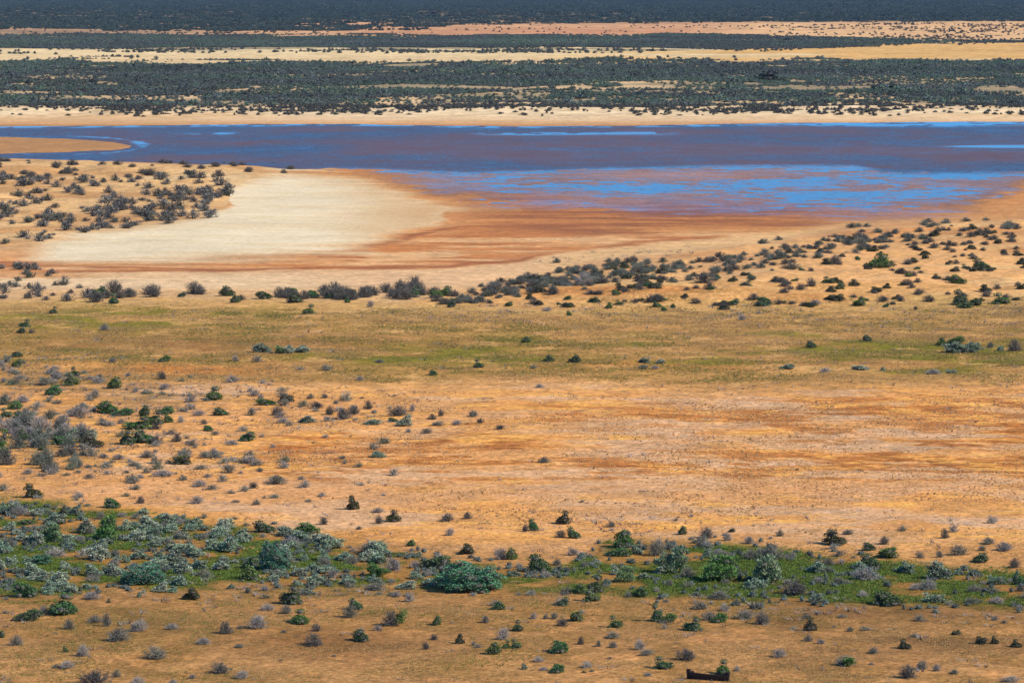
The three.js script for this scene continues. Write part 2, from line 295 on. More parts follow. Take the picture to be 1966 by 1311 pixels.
{ // one sheet of land from the viewer's hill to the horizon, finer where it is near
  const r = [0.5]; for (let d = 3; d < 200; d += 3) r.push(d);
  for (let d = 205; d < 8600; d *= d > 690 && d < 860 ? 1.0013 : 1.0034) r.push(d);
  for (let d = 9000; d < 70000; d *= 1.25) r.push(d);
  const a = []; for (let t = -Math.PI; t < -0.19; t += 0.09) a.push(t);
  const left = a.length; for (let t = -0.17; t < 0.1701; t += 0.00125) a.push(t);
  const right = a.length - 1; for (let t = 0.19; t < Math.PI; t += 0.09) a.push(t); a.push(Math.PI);
  const nr = r.length, na = a.length, pos = new Float32Array(nr * na * 3), uv1 = new Float32Array(nr * na * 2), uv = new Float32Array(nr * na * 2);
  const bandOf = (i, j) => j < left || j >= right ? 5 : bands.findIndex(([d0, d1]) => r[i] >= d0 && r[i] < d1);
  for (let i = 0; i < nr; i++) for (let j = 0; j < na; j++) {
    const k = i * na + j, x = r[i] * Math.sin(a[j]), z = -r[i] * Math.cos(a[j]);
    pos.set([x, height(x, z), z], k * 3); uv1.set([x / 14, z / 14], k * 2);
  }
  // bands share no vertices, so that each has its own place in its own colour map
  const P = [], U = [], U1 = [], I = [], groups = [];
  for (let b = 0; b <= 5; b++) {
    const start = I.length, at = new Map();
    const use = (k) => { if (!at.has(k)) { at.set(k, P.length / 3); const x = pos[k * 3], z = pos[k * 3 + 2]; P.push(x, pos[k * 3 + 1], z); U1.push(uv1[k * 2], uv1[k * 2 + 1]); if (b < 5) { const [d0, d1, w] = bands[b]; U.push((x + w) / (2 * w), (-z - d0 * 0.97) / (d1 - d0 * 0.97)); } else U.push(0, 0); } return at.get(k); };
    for (let i = 0; i < nr - 1; i++) for (let j = 0; j < na - 1; j++) {
      let o = bandOf(i, j); if (o < 0) o = 5; if (o !== b) continue;
      const p = use(i * na + j), q = use(i * na + j + 1), s = use((i + 1) * na + j), t = use((i + 1) * na + j + 1);
      I.push(p, q, t, p, t, s);
    }
    groups.push([start, I.length - start, b]);
  }
  const g = new THREE.BufferGeometry();
  g.setAttribute('position', new THREE.Float32BufferAttribute(P, 3)); g.setAttribute('uv', new THREE.Float32BufferAttribute(U, 2)); g.setAttribute('uv1', new THREE.Float32BufferAttribute(U1, 2));
  g.setIndex(I); groups.forEach((q) => g.addGroup(...q)); g.computeVertexNormals();
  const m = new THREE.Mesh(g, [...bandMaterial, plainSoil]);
  m.name = 'ground'; m.userData = { kind: 'structure', label: 'orange and brown desert plain with rusty mud, white salt pan and pale sand' }; m.receiveShadow = true; m.castShadow = true;
  scene.add(m);
}

{ // the shallow lake: muddy water, ruffled by wind in the open and slick along its edges
  const d0 = 660, d1 = 1110, w = 230, tw = 2048, th = 1024, col = new Uint8Array(tw * th * 4), rough = new Uint8Array(tw * th * 4);
  for (let j = 0, o = 0; j < th; j++) for (let i = 0; i < tw; i++, o += 4) {
    const x = lerp(-w, w, (i + 0.5) / tw), z = -lerp(d0, d1, (j + 0.5) / th), [X, Y] = bearing(x, z);
    const a = fbm(x / 26, z / 40, 4) - 0.5, b = fbm(x / 5, z / 9, 3) - 0.5, c = vn(x / 0.5, z / 0.8) - 0.5;
    const film = ss(-8, 5, Y - L.nearWater(X) + 10 * a) * ss(560, 700, X), mud = clamp(0.5 + 2.2 * a + 0.5 * b + 0.5 * Math.exp(-(((Y - 290) / 16) ** 2)) * ss(500, 900, X));
    // slicks: along the far and near shore, two long ones in the open water, round the sand bar
    const slick = Math.max(
      Math.exp(-(((Y - 257 + 5 * a) / 3.4) ** 2)) * ss(880, 960, X) * (1 - ss(1240, 1340, X)) * ss(-0.10, 0.02, b + 0.5 * a),
      Math.exp(-(((Y - 256 + 5 * a) / 3) ** 2) - ((X - 410) / 60) ** 2) * ss(-0.06, 0.06, b),
      ss(-0.1, 0.1, (3 + 3 * ss(1800, 1960, X) - 2.2 * Math.abs(Y - 281 + 3 * a)) * 0.12 + 0.2 * b) * ss(1770, 1860, X + 90 * a) * (Math.abs(Y - 281) < 5 ? 1 : 0),
      (1 - ss(1.5, 5, Y - L.farShore(X) + 4 * a)) * ss(0.0, 0.16, b + 0.12 + 0.4 * a), (1 - ss(4, 11, Y - L.farShore(X) + 8 * a)) * ss(1380, 1560, X) * ss(-0.16, 0.0, b),
      X < 330 ? (1 - ss(0, 1, Math.abs(Math.hypot((X - 110) / 165, (Y - 279) / 17.5) - 1) / (0.05 + 0.10 * clamp(0.5 + 2 * a + b)) + 2.2 * Math.max(b, -0.1))) * ss(-0.25, 0, b + a) : 0,
      film * ss(-0.10, 0.08, 0.6 * b + 0.7 * (fbm(x / 1.9 + 5, z / 2.6, 3) - 0.5) + 0.4 * a + 0.02));
    const fine = fbm(x / 1.6, z / 2.4, 3) - 0.5;
    const ruffle = lerp(0.40 + 0.22 * a + 0.24 * c + 0.16 * b, 0.03 + 0.10 * clamp(0.5 + 1.6 * b) * film, slick), dull = 0.5 * film * (1 - slick);
    rough[o] = rough[o + 1] = rough[o + 2] = clamp(ruffle - dull * 0.5, 0.02, 0.9) * 255; rough[o + 3] = 255;
    col[o] = lerp(70, 102, mud) + 14 * film * (1 - slick) + 10 * c; col[o + 1] = lerp(68, 74, mud) + 8 * c; col[o + 2] = lerp(80, 66, mud) - 10 * film + 8 * c; col[o + 3] = 255;
  }
  const tex = (a, srgb) => { const t = new THREE.DataTexture(a, tw, th); t.magFilter = THREE.LinearFilter; if (srgb) t.colorSpace = THREE.SRGBColorSpace; t.needsUpdate = true; return t; };
  const g = new THREE.BufferGeometry();
  g.setAttribute('position', new THREE.Float32BufferAttribute([-w, 0, -d0, w, 0, -d0, w, 0, -d1, -w, 0, -d1], 3));
  g.setAttribute('normal', new THREE.Float32BufferAttribute([0, 1, 0, 0, 1, 0, 0, 1, 0, 0, 1, 0], 3));
  g.setAttribute('uv', new THREE.Float32BufferAttribute([0, 0, 1, 0, 1, 1, 0, 1], 2)); g.setIndex([0, 1, 2, 0, 2, 3]);
  const m = new THREE.Mesh(g, new THREE.MeshPhysicalMaterial({ name: 'muddy_water', map: tex(col, true), roughnessMap: tex(rough), roughness: 1, ior: 1.333 }));
  m.name = 'lake'; m.userData = { kind: 'structure', label: 'shallow purple-blue lake with bright blue slicks and puddled muddy edge' }; m.receiveShadow = true;
  scene.add(m);
}

// ---------------------------------------------------------------- plants: shapes
const up = new THREE.Vector3(0, 1, 0), vA = new THREE.Vector3(), vB = new THREE.Vector3(), vC = new THREE.Vector3();
class Leaves {                                     // many small faces gathered into one mesh
  constructor() { this.p = []; this.c = []; this.n = []; }
  tri(a, b, c, col, n) {
    this.p.push(a.x, a.y, a.z, b.x, b.y, b.z, c.x, c.y, c.z);
    if (!n) n = vA.copy(b).sub(a).cross(vB.copy(c).sub(a)).normalize();
    for (let k = 0; k < 3; k++) { this.c.push(...col); this.n.push(n.x, n.y, n.z); }
  }
  leaf(at, face, along, len, wid, col) {           // a leaf: two triangles folded along its rib
    const side = new THREE.Vector3().crossVectors(face, along).normalize().multiplyScalar(wid / 2), tip = at.clone().addScaledVector(along, len), mid = at.clone().addScaledVector(along, len * 0.45).addScaledVector(face, -wid * 0.12);
    const l = mid.clone().add(side).addScaledVector(face, wid * 0.2), r = mid.clone().sub(side).addScaledVector(face, wid * 0.2);
    this.tri(at, l, tip, col); this.tri(at, tip, r, col);
  }
  twig(a, b, ra, rb, col) {                        // three-sided tapering stick
    const d = b.clone().sub(a).normalize(), s = new THREE.Vector3().crossVectors(d, Math.abs(d.y) > 0.9 ? new THREE.Vector3(1, 0, 0) : up).normalize(), t = new THREE.Vector3().crossVectors(d, s), ring = (o, q) => [0, 1, 2].map((k) => o.clone().addScaledVector(s, Math.cos(k * 2.094) * q).addScaledVector(t, Math.sin(k * 2.094) * q));
    const A = ring(a, ra), B = ring(b, rb);
    for (let k = 0; k < 3; k++) { const m = (k + 1) % 3; this.tri(A[k], A[m], B[m], col); this.tri(A[k], B[m], B[k], col); }
  }
  mesh(name, material, parent) {
    const g = new THREE.BufferGeometry();
    g.setAttribute('position', new THREE.Float32BufferAttribute(this.p, 3)); g.setAttribute('normal', new THREE.Float32BufferAttribute(this.n, 3)); g.setAttribute('color', new THREE.Float32BufferAttribute(this.c, 3));
    const m = new THREE.Mesh(g, material); m.name = name; m.castShadow = m.receiveShadow = true;
    if (parent) parent.add(m);
    return m;
  }
}
const ball = () => { const y = rr(-1, 1), a = rr(0, 6.2832), q = Math.sqrt(1 - y * y); return new THREE.Vector3(q * Math.cos(a), y, q * Math.sin(a)); };
const shade = (c, s) => { const k = 1 + rr(-s, s), w = rr(-s, s) * 0.25; return [c[0] * (k + w), c[1] * k, c[2] * (k - w)]; };
const mat = (r, g, b, through = 0) => new THREE.MeshPhysicalMaterial({ name: 'plant', color: new THREE.Color(r, g, b), vertexColors: true, roughness: 0.85, side: THREE.DoubleSide, ...(through ? { transmission: through, thickness: 0, roughness: 1 } : {}) });
const twigMat = [mat(0.185, 0.185, 0.15), mat(0.105, 0.102, 0.095), mat(0.34, 0.32, 0.31)];
const twigGreen = mat(0.125, 0.145, 0.125);
// leaf colours of each kind, a few tones each
const tones = {
  evergreen: [mat(0.082, 0.180, 0.042), mat(0.065, 0.160, 0.056), mat(0.110, 0.180, 0.046), mat(0.070, 0.120, 0.048)],
  olive: [mat(0.080, 0.088, 0.024), mat(0.070, 0.075, 0.032), mat(0.060, 0.075, 0.022)],
  grey: [mat(0.200, 0.205, 0.190), mat(0.250, 0.255, 0.235), mat(0.160, 0.170, 0.160), mat(0.215, 0.210, 0.170)],
  brown: [mat(0.125, 0.122, 0.110), mat(0.155, 0.155, 0.140), mat(0.098, 0.098, 0.096)],
  saltbush: [mat(0.285, 0.390, 0.265), mat(0.225, 0.340, 0.235), mat(0.335, 0.410, 0.305), mat(0.190, 0.260, 0.185)],
  mound: [mat(0.095, 0.260, 0.140), mat(0.085, 0.225, 0.145)],
  broom: [mat(0.210, 0.320, 0.140), mat(0.120, 0.250, 0.065), mat(0.235, 0.325, 0.190)],
  blue: [mat(0.205, 0.235, 0.210), mat(0.145, 0.162, 0.145), mat(0.280, 0.305, 0.275), mat(0.160, 0.205, 0.150)],
  low: [mat(0.220, 0.230, 0.210), mat(0.150, 0.210, 0.120), mat(0.245, 0.285, 0.235), mat(0.180, 0.175, 0.150)],
  dead: [mat(0.230, 0.205, 0.190), mat(0.170, 0.150, 0.145), mat(0.290, 0.265, 0.250)],
  dune: [mat(0.180, 0.190, 0.190), mat(0.115, 0.115, 0.118), mat(0.240, 0.250, 0.240), mat(0.130, 0.150, 0.120)],
};
const white = [1, 1, 1];

// lobes of a crown of width 1 and height 1, standing on the ground
function lobes(n, r0, r1) {
  const a = [], domes = [...Array(n > 30 ? 1 : 2 + (rnd() < 0.5 ? 1 : 0))].map((_, k, D) => { const t = rr(0, 6.28), one = D.length < 2, o = one ? 0 : rr(0.13, 0.2); return { x: Math.cos(t + k * 2.1) * o, z: Math.sin(t + k * 2.1) * o, R: one ? 0.5 : rr(0.29, 0.36), H: k ? rr(0.55, 0.9) : 1 }; });
  for (let k = 0; k < n; k++) {
    const D = domes[k % domes.length], t = k * 2.4 + rr(-0.6, 0.6), y = rnd() < 0.4 ? rr(0.02, 0.3) : rr(0.2, 1), q = Math.pow(1 - Math.pow(y, 2.8), 0.36), r = rr(r0, r1) * (D.R < 0.5 ? 0.92 : 1), w = rr(0.78, 1.06);
    a.push({ c: new THREE.Vector3(D.x + Math.cos(t) * q * Math.max(D.R - r * 0.8, 0.05) * w, Math.max(r * 0.55, y * (D.H - r) * w), D.z + Math.sin(t) * q * Math.max(D.R - r * 0.8, 0.05) * w), r });
  }
  a.push({ c: new THREE.Vector3(0, 0.2, 0), r: 0.27 });
  for (const D of domes) a.push({ c: new THREE.Vector3(D.x, D.H * 0.36, D.z), r: D.R * 0.62 });
  return a;
}
function leafyCrown(n, count, size, spread, r0 = 0.15, r1 = 0.25, stand = 0.35, core = 0.66, slim = 1) {
  const L1 = lobes(n, r0, r1), f = new Leaves(), heart = new Leaves();
  const total = L1.reduce((s, l) => s + l.r * l.r, 0);
  for (const l of L1) {
    const lobeTone = 1 + rr(-0.22, 0.22);
    for (let k = Math.round(count * l.r * l.r / total); k > 0; k--) {
      const d = ball(); if (d.y < -0.6) d.y *= -1;
      const at = l.c.clone().addScaledVector(d, l.r * rr(0.72, 1.06));
      if (at.y < 0.01) at.y = rr(0.01, 0.06);
      const along = d.clone().addScaledVector(ball(), 0.8).addScaledVector(up, stand).normalize(), face = d.clone().addScaledVector(ball(), spread).normalize();
      f.leaf(at, face, along, size * rr(0.7, 1.4), slim * size * rr(0.5, 0.9), shade([lobeTone, lobeTone, lobeTone], 0.3));
    }
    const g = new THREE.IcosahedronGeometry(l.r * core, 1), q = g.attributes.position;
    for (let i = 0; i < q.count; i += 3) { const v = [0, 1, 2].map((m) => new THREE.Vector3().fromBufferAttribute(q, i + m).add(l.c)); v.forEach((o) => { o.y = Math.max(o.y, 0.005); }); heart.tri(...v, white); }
  }
  return [f, heart];
}
function stems(n, reach, thick, lift = 0.55) {
  const f = new Leaves();
  for (let k = 0; k < n; k++) {
    const t = rr(0, 6.28), q = rr(0.1, reach), a = new THREE.Vector3(rr(-0.06, 0.06), -0.03, rr(-0.06, 0.06)), b = new THREE.Vector3(Math.cos(t) * q * 0.5, rr(0.15, 0.3), Math.sin(t) * q * 0.5), c = new THREE.Vector3(Math.cos(t) * q, rr(0.3, lift), Math.sin(t) * q);
    f.twig(a, b, thick, thick * 0.7, shade(white, 0.2)); f.twig(b, c, thick * 0.7, thick * 0.3, shade(white, 0.2));
  }
  return f;
}
// a dome of fine forking twigs with dry flecks of leaf
function twiggy(nTwig, nFleck, thick, spiky, hollow = 0.5, sub = 4) {
  const f = new Leaves(), fl = new Leaves(), heads = [];
  const lumps = [...Array(5)].map(() => ({ d: ball().setY(rr(0.1, 0.9)).normalize(), k: rr(0.7, 1.0) }));
  for (let k = 0; k < nTwig; k++) {
    const t = rr(0, 6.28), e = Math.pow(rnd(), 0.8) * 1.4, d = new THREE.Vector3(Math.cos(t) * Math.sin(e), Math.cos(e), Math.sin(t) * Math.sin(e));
    const lump = Math.max(...lumps.map((l) => l.k * (0.65 + 0.35 * ss(0.5, 1, l.d.dot(d))))), len = lump * rr(1 - spiky, 1);
    const tip = new THREE.Vector3(d.x * 0.52 * len, Math.max(d.y * 0.98 * len, 0.03), d.z * 0.52 * len), base = new THREE.Vector3(rr(-0.1, 0.1), -0.02, rr(-0.1, 0.1)), mid = base.clone().lerp(tip, 0.5).addScaledVector(ball(), 0.05); mid.y = Math.abs(mid.y) * 0.85;
    const c = shade(white, 0.3);
    f.twig(base, mid, thick, thick * 0.75, c); f.twig(mid, tip, thick * 0.75, thick * 0.35, c);
    for (let m = 0; m < sub; m++) { const o = mid.clone().lerp(tip, rr(0.1, 1)), q = o.clone().addScaledVector(d.clone().addScaledVector(ball(), 0.9).normalize(), rr(0.06, 0.16)); q.y = Math.max(q.y, 0.02); f.twig(o, q, thick * 0.5, thick * 0.25, c); heads.push(q); }
    heads.push(tip);
  }
  for (let k = 0; k < nFleck; k++) {
    const at = heads[(rnd() * heads.length) | 0].clone().multiplyScalar(rr(hollow, 1.0)).addScaledVector(ball(), 0.05); at.y = Math.max(at.y, 0.01);
    const d = at.clone().normalize();
    fl.leaf(at, d.clone().addScaledVector(ball(), 0.9).normalize(), d.clone().addScaledVector(ball(), 1).normalize(), rr(0.03, 0.07), rr(0.018, 0.035), shade(white, 0.35));
  }
  return [f, fl];
}
function bareBranches(n, thick) {                  // dead and forked, most of it lying low
  const f = new Leaves();
  const fork = (a, d, len, r, k) => {
    const b = a.clone().addScaledVector(d, len); b.y = clamp(b.y, 0.02, 1.02);
    f.twig(a, b, r, r * 0.6, shade(white, 0.25));
    if (k) for (let m = 0, c = k > 1 ? 3 : 2; m < c; m++) fork(b, d.clone().addScaledVector(ball(), 0.75).addScaledVector(up, 0.12).normalize(), len * rr(0.5, 0.8), r * 0.62, k - 1);
  };
  for (let k = 0; k < n; k++) { const t = rr(0, 6.28), e = rr(0.25, 1.0); fork(new THREE.Vector3(rr(-0.2, 0.2), 0, rr(-0.15, 0.15)), new THREE.Vector3(Math.cos(t), e * 1.2, Math.sin(t)).normalize(), rr(0.16, 0.3), thick, 2); }
  return f;
}
const VARIANTS = { evergreen: 5, olive: 3, grey: 5, brown: 4, saltbush: 5, mound: 4, broom: 3, dead: 5, dune: 6, blue: 5, low: 6 };
const NAMES = { evergreen: 'evergreen_shrub', olive: 'olive_shrub', grey: 'grey_shrub', brown: 'brown_shrub', saltbush: 'saltbush', mound: 'mound_shrub', broom: 'broom_shrub', dead: 'dead_shrub', dune: 'dune_shrub', blue: 'bluebush', low: 'low_bush' };
const CATEGORY = { saltbush: 'saltbush', dead: 'dead shrub', blue: 'bluebush', low: 'bush' };
const protos = {}, used = {};
const numbered = (name) => { used[name] = (used[name] ?? -1) + 1; return used[name] ? name + '_' + String(used[name]).padStart(3, '0') : name; };
function build(kind, v) {                          // one plant of a kind, a metre across and a metre high, with its parts
  const o = new THREE.Group(), M = tones[kind];
  if (kind === 'evergreen' || kind === 'olive') {
    const [f, h] = leafyCrown(9 + v, 1700, 0.075, 0.55); f.mesh('foliage', M[0], o); h.mesh('branches', twigMat[1], o); stems(7, 0.34, 0.016).mesh('stems', twigMat[0], o);
  } else if (kind === 'low') {
    const [t, f] = twiggy(46, 520, 0.013, 0.4, 0.45, 3); f.mesh('foliage', M[0], o); t.mesh('twigs', twigMat[v % 2 ? 0 : 2], o);
  } else if (kind === 'grey' || kind === 'blue') {
    const [t, f] = twiggy(90 + 10 * v, 620, 0.010, 0.3); f.mesh('foliage', M[0], o); t.mesh('twigs', kind === 'blue' ? twigGreen : twigMat[0], o);
  } else if (kind === 'brown') {
    const [t, f] = twiggy(80, 1000, 0.011, 0.22, 0.55, 3); f.mesh('foliage', M[0], o); t.mesh('twigs', twigMat[1], o);
  } else if (kind === 'dune') {
    const [t, f] = twiggy(34, 240, 0.018, 0.4, 0.5, 3);
    for (let i = 0; i < f.p.length; i += 18) for (let k = 0; k < 18; k++) f.p[i + k] = f.p[i + k % 3] + (f.p[i + k] - f.p[i + k % 3]) * 1.8;
    f.mesh('foliage', M[0], o); t.mesh('twigs', twigMat[1], o);
  } else if (kind === 'saltbush') {
    const [f, h] = leafyCrown(18 + 2 * v, 1500, 0.075, 0.8, 0.10, 0.17, 0.9); f.mesh('foliage', M[0], o); h.mesh('branches', twigMat[1], o); stems(6, 0.45, 0.012, 0.5).mesh('stems', twigMat[0], o);
  } else if (kind === 'mound') {
    const [f, h] = leafyCrown(60, 7000, 0.042, 0.5, 0.07, 0.12, 0.3, 0.55); f.mesh('foliage', M[0], o); h.mesh('branches', twigMat[1], o);
  } else if (kind === 'broom') {
    const [f, h] = leafyCrown(16, 2600, 0.10, 1.0, 0.10, 0.17, 1.6, 0.5, 0.42); f.mesh('foliage', M[0], o); h.mesh('branches', twigMat[1], o); stems(9, 0.4, 0.012).mesh('stems', twigMat[0], o);
  } else bareBranches(5 + v, 0.018).mesh('branches', M[0], o);
  return o;
}
const placed = [];
function plant(kind, X, Y, w, h, label, ref, group) {
  const P = (protos[kind] ??= [...Array(VARIANTS[kind])].map(() => null)), v = (rnd() * P.length) | 0, first = !P[v];
  const o = first ? (P[v] = build(kind, v)) : P[v].clone();
  if (P[v] === o) o.userData = {};
  const g = ground(X, Y), W = 1.22 * w / SPAN * g.far, H = Math.max(h / SPAN * g.far * 1.27, W * 0.2);
  o.name = numbered(NAMES[kind]); o.position.set(g.x, g.y - 0.02, g.z - W * 0.25); o.position.y = height(g.x, g.z - W * 0.25) - 0.03;
  o.scale.set(W, H, W * 0.9); o.rotation.y = rr(0, 6.28);
  const M = tones[kind], pick = (rnd() * M.length) | 0, tone = M[kind === 'broom' && label ? (/silver/.test(label) ? 2 : /bright|vivid|deep/.test(label) ? 1 : 0) : kind === 'dead' && /white/.test(label) ? 2 : pick], leafy = o.children.find((c) => c.name === 'foliage') ?? o.children[0];
  leafy.material = tone;
  if (kind === 'grey') o.children.find((c) => c.name === 'twigs').material = twigMat[rnd() < 0.45 ? 2 : 0];
  o.userData = { category: CATEGORY[kind] ?? 'shrub' };
  if (label) o.userData.label = label;
  if (/one green side|bright green heart/.test(label)) {           // a living patch in a dry shrub
    const [f] = leafyCrown(5, 420, 0.12, 0.6, 0.2, 0.28), m = f.mesh('green_foliage', tones.evergreen[0], o);
    m.scale.set(0.55, 0.7, 0.55); m.position.set(/side/.test(label) ? 0.24 : 0.02, 0.16, 0.26); m.userData = { label: 'green living leaves' }; o.rotation.y = /side/.test(label) ? 2.6 : 0.2;
  }
  if (group) o.userData.group = group;
  scene.add(o);
  placed.push({ o, kind, X, Y, w, h, ref, tone: M.indexOf(tone) });
  return o;
}

// ---------------------------------------------------------------- plants: surveyed one by one, from the lake to the foreground
plant('brown', 1730, 579, 20, 14);
plant('evergreen', 1649, 583, 25, 18, 'dark shrub with a long black shadow on the pale plain below the rise', 'the long-shadowed shrub');
plant('evergreen', 1924, 584, 37, 17);
plant('grey', 1565, 584, 27, 14);
plant('evergreen', 1844, 586, 34, 24);
plant('evergreen', 1875, 587, 37, 15);
plant('evergreen', 976, 588, 15, 12);
plant('evergreen', 1262, 589, 17, 12);
plant('evergreen', 1291, 590, 12, 9);
plant('evergreen', 1702, 590, 12, 9);
plant('evergreen', 867, 590, 18, 14);
plant('evergreen', 1094, 590, 14, 11);
plant('grey', 711, 590, 18, 14);
plant('evergreen', 1169, 592, 14, 12);
plant('evergreen', 1856, 592, 30, 11);
plant('brown', 1759, 595, 11, 9);
plant('evergreen', 1276, 597, 12, 11);
plant('grey', 1050, 598, 24, 11);
plant('dead', 746, 600, 18, 8);
plant('evergreen', 101, 602, 18, 11);
plant('evergreen', 592, 603, 25, 15, 'lone dark green shrub with a black shadow on the tan grass plain', 'the lone shrub on the tan plain');
plant('dead', 1928, 606, 34, 9);
plant('dead', 774, 606, 15, 8);
plant('dead', 1730, 606, 20, 9);
plant('evergreen', 1093, 606, 12, 10);
plant('dead', 1545, 610, 20, 11);
plant('dead', 966, 610, 15, 9);
plant('dead', 826, 612, 18, 11);
plant('dead', 623, 615, 18, 9);
plant('grey', 1425, 615, 20, 12);
plant('dead', 938, 616, 18, 9);
plant('dead', 774, 618, 12, 8);
plant('dead', 685, 619, 15, 9);
plant('dead', 790, 619, 12, 8);
plant('dead', 1954, 621, 18, 11);
plant('dead', 1570, 623, 14, 7);
plant('dead', 1750, 623, 12, 8);
plant('dead', 1465, 624, 15, 7);
plant('dead', 1213, 626, 15, 8);
plant('dead', 1261, 627, 14, 7);
plant('dead', 1312, 627, 14, 7);
plant('evergreen', 45, 628, 21, 12, 'dark green ball shrub on olive grass behind a grey and green pair', 'the far green ball');
plant('dead', 1194, 630, 18, 9);
plant('dead', 879, 630, 24, 9);
plant('dead', 1107, 632, 17, 9);
plant('dead', 951, 632, 15, 9);
plant('dead', 1905, 633, 18, 9);
plant('dead', 1370, 635, 14, 8);
plant('dead', 1425, 635, 17, 9);
plant('grey', 198, 635, 24, 15);
plant('dead', 134, 636, 34, 8);
plant('dead', 1625, 636, 34, 9);
plant('dead', 1792, 639, 15, 9);
plant('dead', 1072, 639, 15, 9);
plant('dead', 1666, 639, 11, 9);
plant('brown', 58, 640, 18, 10);
plant('evergreen', 40, 640, 17, 11);
plant('dead', 800, 642, 15, 9);
plant('dead', 1701, 642, 21, 12);
plant('dead', 1431, 644, 15, 7);
plant('dead', 1030, 645, 14, 9);
plant('dead', 1942, 645, 15, 11);
plant('dead', 578, 648, 21, 11);
plant('dead', 1326, 650, 20, 11);
plant('dead', 1126, 655, 17, 9);
plant('dead', 1457, 656, 15, 11);
plant('dead', 1492, 656, 9, 11);
plant('evergreen', 1667, 656, 23, 14, 'small pointed dark shrub with dead twigs behind it on tan soil', 'the small pointed dark shrub');
plant('dead', 612, 658, 15, 9);
plant('evergreen', 1010, 658, 24, 12);
plant('dead', 642, 659, 15, 8);
plant('dead', 841, 661, 18, 9);
plant('evergreen', 1838, 661, 29, 18);
plant('evergreen', 1809, 664, 21, 16);
plant('dead', 1222, 667, 11, 11);
plant('evergreen', 1558, 668, 23, 13, 'small dark dome shrub on tan soil, shadow to one side', 'the small dome on tan soil');
plant('grey', 1904, 668, 23, 15);
plant('dead', 1721, 674, 26, 12);
plant('saltbush', 1922, 674, 18, 11);
plant('brown', 1951, 675, 37, 23);
plant('saltbush', 1870, 677, 34, 24);
plant('saltbush', 502, 677, 34, 19, 'pale blue-green saltbush at one end of the bright clump on the plain', 'the blue-green clump');
plant('saltbush', 578, 677, 30, 15);
plant('saltbush', 1840, 678, 46, 23, 'bright blue-green saltbush at the front of the leafy clump on the plain', 'the leafy clump');
plant('broom', 536, 679, 27, 12);
plant('saltbush', 553, 679, 24, 18);
plant('evergreen', 30, 686, 26, 11);
plant('dead', 183, 688, 14, 6);
plant('grey', 451, 694, 20, 12);
plant('evergreen', 1053, 695, 23, 13);
plant('evergreen', 316, 695, 23, 15);
plant('grey', 214, 696, 23, 12);
plant('dead', 1576, 697, 21, 11);
plant('evergreen', 1105, 697, 24, 15, 'dark shrub on a short pale trunk, black shadow, on olive grass', 'the short-trunked shrub');
plant('grey', 728, 697, 30, 9);
plant('saltbush', 1239, 697, 27, 11, 'low blue-green saltbush in a bright patch on the olive grass', 'the bright grass patch');
plant('saltbush', 1268, 698, 17, 10);
plant('grey', 44, 699, 14, 11);
plant('dead', 1666, 700, 27, 9);
plant('dead', 1862, 702, 15, 9);
plant('evergreen', 30, 705, 21, 17);
plant('evergreen', 920, 706, 21, 13);
plant('dead', 1954, 706, 24, 11);
plant('grey', 1024, 708, 18, 9);
plant('grey', 1236, 709, 24, 11);
plant('grey', 1258, 709, 21, 9);
plant('saltbush', 1515, 709, 30, 11);
plant('saltbush', 1652, 711, 34, 11);
plant('grey', 5, 712, 12, 11);
plant('saltbush', 1695, 712, 12, 7);
plant('grey', 1586, 716, 27, 11);
plant('saltbush', 1829, 717, 21, 9);
plant('grey', 1795, 719, 40, 12);
plant('evergreen', 829, 721, 20, 12, 'small dark shrub with green top on the olive grass band', 'the green-topped small shrub');
plant('dead', 1751, 722, 15, 8);
plant('evergreen', 143, 723, 19, 15, 'small green shrub with a forked white dead branch in front', 'the white-branched shrub');
plant('grey', 107, 728, 29, 21);
plant('brown', 310, 729, 24, 17);
plant('grey', 690, 731, 20, 12);
plant('grey', 5, 735, 15, 12);
plant('grey', 29, 738, 24, 14);
plant('evergreen', 134, 740, 34, 20);
plant('grey', 81, 740, 34, 18);
plant('dead', 1014, 743, 12, 7);
plant('grey', 1035, 745, 24, 9);
plant('evergreen', 222, 746, 32, 25, 'upright dark green shrub in front of thin grey scrub', 'the upright green shrub');
plant('dead', 265, 748, 24, 9);
plant('grey', 314, 748, 24, 14);
plant('dead', 740, 752, 27, 11);
plant('dead', 1890, 754, 15, 6);
plant('dead', 797, 754, 18, 11);
plant('dead', 1736, 755, 12, 6);
plant('dead', 1798, 757, 15, 7);
plant('dead', 1102, 758, 27, 6);
plant('evergreen', 98, 759, 40, 22, 'rounded dark green shrub behind the pale scrub patch', 'the rounded green shrub by the pale scrub');
plant('grey', 488, 761, 23, 17);
plant('dead', 1169, 764, 43, 8);
plant('grey', 623, 765, 20, 12);
plant('grey', 595, 766, 17, 12);
plant('dead', 1227, 767, 21, 6);
plant('evergreen', 412, 768, 40, 20, 'smooth dark green dome shrub on the edge of the orange sand', 'the smooth green dome');
plant('grey', 499, 770, 18, 18);
plant('olive', 549, 772, 26, 15);
plant('grey', 40, 774, 37, 17);
plant('grey', 644, 776, 15, 9);
plant('dead', 1325, 777, 24, 11);
plant('evergreen', 508, 778, 35, 16);
plant('brown', 607, 785, 37, 17, 'dark shrub at one end of the brown-grey shrub row on orange sand', 'the brown-grey shrub row');
plant('brown', 707, 786, 24, 18);
plant('evergreen', 23, 786, 34, 17);
plant('grey', 792, 790, 17, 15);
plant('evergreen', 203, 794, 53, 22, 'long dark green shrub at the end of the shrub row on orange sand', 'the long green shrub');
plant('evergreen', 317, 795, 37, 17);
plant('brown', 679, 796, 34, 21);
plant('brown', 632, 797, 27, 18);
plant('brown', 530, 798, 32, 18);
